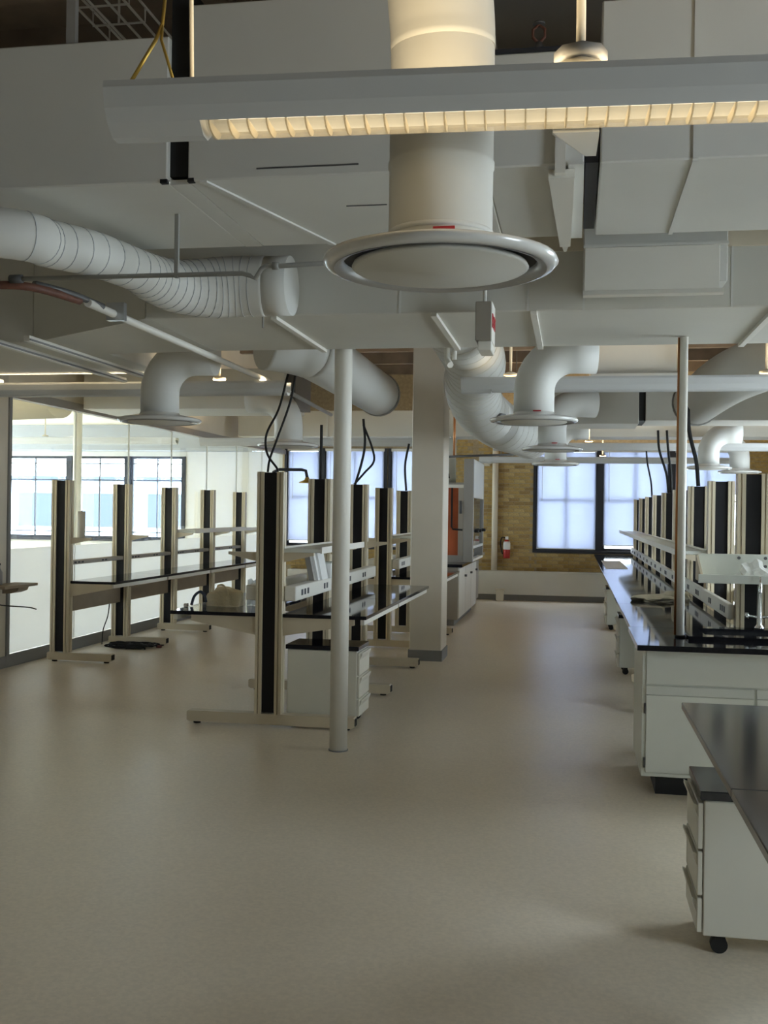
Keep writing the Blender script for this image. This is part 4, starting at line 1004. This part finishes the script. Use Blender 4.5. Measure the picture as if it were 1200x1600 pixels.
for x, z in ((-2.52, 4.2), (-2.43, 4.2), (-2.34, 4.2), (-2.25, 4.2), (-2.53, 4.28), (-2.24, 4.28)):
    obj('long_wire', MB().cyl((x, 4.7, z), (x, 9.0, z), 0.007, 6), M_white, t)
for k in range(22):
    y = 4.8 + 0.2 * k
    obj('cross_wire', MB().tube([(-2.53, y, 4.28), (-2.53, y, 4.2), (-2.24, y, 4.2), (-2.24, y, 4.28)], 0.006, 6), M_white, t)
for y in (5.2, 7.0): obj('hanger_rod', MB().cyl((-2.385, y, 4.2), (-2.385, y, CEIL), 0.007, 6), M_white, t)
obj('hanger_strip', MB().box(-2.125, -2.085, 4.12, 4.15, 3.603, CEIL - 0.22), M_grey, label='pale vertical hanger strip rising from the left duct to the deck', cat='hanger')

# ---- round ducts along the aisle
t = thing('round_duct', 'long round white duct running away above the slim white pole', 'duct', (-1.72, 8.5, 2.7))
obj('pipe_body', MB().tube([(-2.22, 7.36, 2.885), (-2.1, 7.47, 2.88), (-1.99, 7.68, 2.87), (-1.95, 8.05, 2.86), (-1.95, 10.4, 2.84)], 0.21, 28, smooth=6), M_duct, t)
obj('end_band', MB().cyl((-1.95, 10.40, 2.84), (-1.95, 10.44, 2.84), 0.222, 28), M_pipe, t)
pts = [Vector((-0.86, 7.32, 3.06)), Vector((-0.86, 8.3, 3.04)), Vector((-0.86, 9.2, 2.96)), Vector((-0.95, 9.8, 2.86)), Vector((-0.95, 10.6, 2.72)), Vector((-0.80, 11.6, 2.62)), Vector((-0.62, 12.4, 2.60)), Vector((-0.55, 13.2, 2.60))]
cp2 = catmull(pts, 8)
t = thing('spiral_duct', 'ribbed spiral duct bending down beside the square column', 'duct', (-0.9, 10, 2.6))
obj('hose', MB().tube(cp2, 0.26, 26), M_duct, t)
mb = MB()
for i in range(2, len(cp2) - 2, 2):
    d = (cp2[i + 1] - cp2[i - 1]).normalized() * 0.008
    mb.tube([cp2[i] - d, cp2[i] + d], 0.262, 26)
obj('seams', mb, M_duct2, t, kind='stuff')
obj('dark_hole', MB().cyl((-0.74, 10.4, 2.60), (-0.69, 10.33, 2.585), 0.05, 12), M_darkpipe, t)  # dark disc painted in for a dark hole in the duct
t = thing('round_duct', 'large round white duct bending in from the right edge above the bench', 'duct', (1.8, 9, 3))
obj('pipe_body', MB().tube([(2.9, 8.9, 3.05), (2.2, 8.95, 3.05), (1.75, 9.1, 3.0), (1.45, 9.5, 2.93), (1.30, 10.1, 2.88), (1.25, 11.5, 2.86)], 0.235, 28, smooth=6), M_duct, t)
obj('end_band', MB().cyl((1.25, 11.5, 2.86), (1.25, 11.54, 2.86), 0.25, 28), M_pipe, t)
t = thing('terminal_box', 'smaller white air terminal hung above the right bench behind the low duct', 'air terminal', (0.5, 8.8, 2.77))
obj('casing', MB().box(0.16, 0.82, 8.72, 9.4, 2.80, 3.08, 0.005), M_duct, t)
obj('lip', MB().box(0.12, 0.85, 8.66, 8.72, 2.765, 2.80, 0.003), M_white, t)
for x in (0.80, 0.87):
    obj('hanger_cable', MB().cyl((x, 8.69, 2.80), (x - 0.06, 8.69, CEIL), 0.008, 6), M_cream, t)
t = thing('return_duct', 'grey rectangular duct crossing behind the elbow diffuser', 'duct', (1, 13.8, 2.8))
obj('left_shell', MB().box(-0.26, 0.75, 13.0, 13.8, 2.76, 3.22, 0.006), M_duct2, t)
obj('dark_gap', MB().box(0.75, 0.83, 13.05, 13.75, 2.80, 3.2), M_rubber, t)  # black box paints in the dark gap between the two shells
obj('right_shell', MB().box(0.83, 3.6, 13.0, 13.8, 2.80, 3.2, 0.006), M_duct2, t)
obj('left_dark_gap', MB().box(-0.40, -0.30, 13.0, 13.7, 2.85, 3.15), M_rubber, t)  # black box paints in the dark gap beside the left shell
t = thing('return_duct', 'rectangular duct over the left bench row with a dark end', 'duct', (-4, 12.5, 2.9))
obj('shell', MB().box(-5.6, -3.2, 11.4, 12.3, 2.80, 3.25, 0.006), M_duct2, t)
for x in (-5.2, -3.5): obj('hanger_rod', MB().cyl((x, 11.85, 3.25), (x, 11.85, CEIL), 0.01, 6), M_pipe, t)
obj('dark_end', MB().box(-3.2, -3.1, 11.5, 12.2, 2.83, 3.2), M_darkpipe, t)
t = thing('return_duct', 'long white duct parallel to the far wall behind the farthest diffusers', 'duct', (0, 17.0, 2.9))
obj('shell', MB().box(-5.5, 3.6, 16.8, 17.5, 2.88, 3.3, 0.006), M_duct2, t)
for x in (-4, -2, 0, 2): obj('seam', MB().box(x, x + 0.03, 16.79, 17.51, 2.87, 3.31), M_duct, t)
t = thing('round_duct', 'round white duct crossing in the room behind the glass', 'duct', (-9, 12, 3))
obj('pipe_body', MB().cyl((-12.5, 14.0, 3.0), (-6.2, 12.0, 3.0), 0.25, 24), M_cream, t)
obj('band', MB().cyl((-9.0, 12.89, 3.0), (-8.96, 12.877, 3.0), 0.262, 24), M_white, t)
t = thing('timber_board', 'yellow timber board hung above the far diffusers', 'board', (0.1, 18.15, 3.0))
obj('board', MB().box(-1.2, 1.4, 17.9, 18.4, 3.0, 3.06), M_wood, t)
for x in (-1.0, 1.2): obj('hanger_rod', MB().cyl((x, 18.15, 3.06), (x, 18.15, CEIL), 0.01, 6), M_pipe, t)
t = thing('overhead_pipe', 'dark thin pipe crossing above the fume hood towards the aisle', 'pipe', (-1.3, 14.6, 2.6))
obj('pipe_run', MB().cyl((-1.75, 14.6, 2.44), (-0.75, 14.6, 2.48), 0.016, 8), M_darkpipe, t)
obj('hanger_rod', MB().cyl((-1.0, 14.6, 2.47), (-1.0, 14.6, CEIL), 0.008, 6), M_pipe, t)
obj('elbow', MB().tube([(-1.75, 14.6, 2.44), (-1.82, 14.6, 2.42), (-1.84, 14.6, 2.36)], 0.022, 8), M_darkpipe, t)
obj('gas_pipe', MB().cyl((-1.83, 16.2, 2.51), (-1.83, 16.2, 3.3), 0.018, 8), M_copper, label='copper pipe rising from the fume hood top', cat='pipe')
obj('support_cable', MB().tube([(-1.95, 14.9, 2.9), (-1.97, 14.9, 2.5), (-2.0, 14.9, 2.2)], 0.012, 6), M_rubber, label='dark hanging cable just right of the square column', cat='cable')
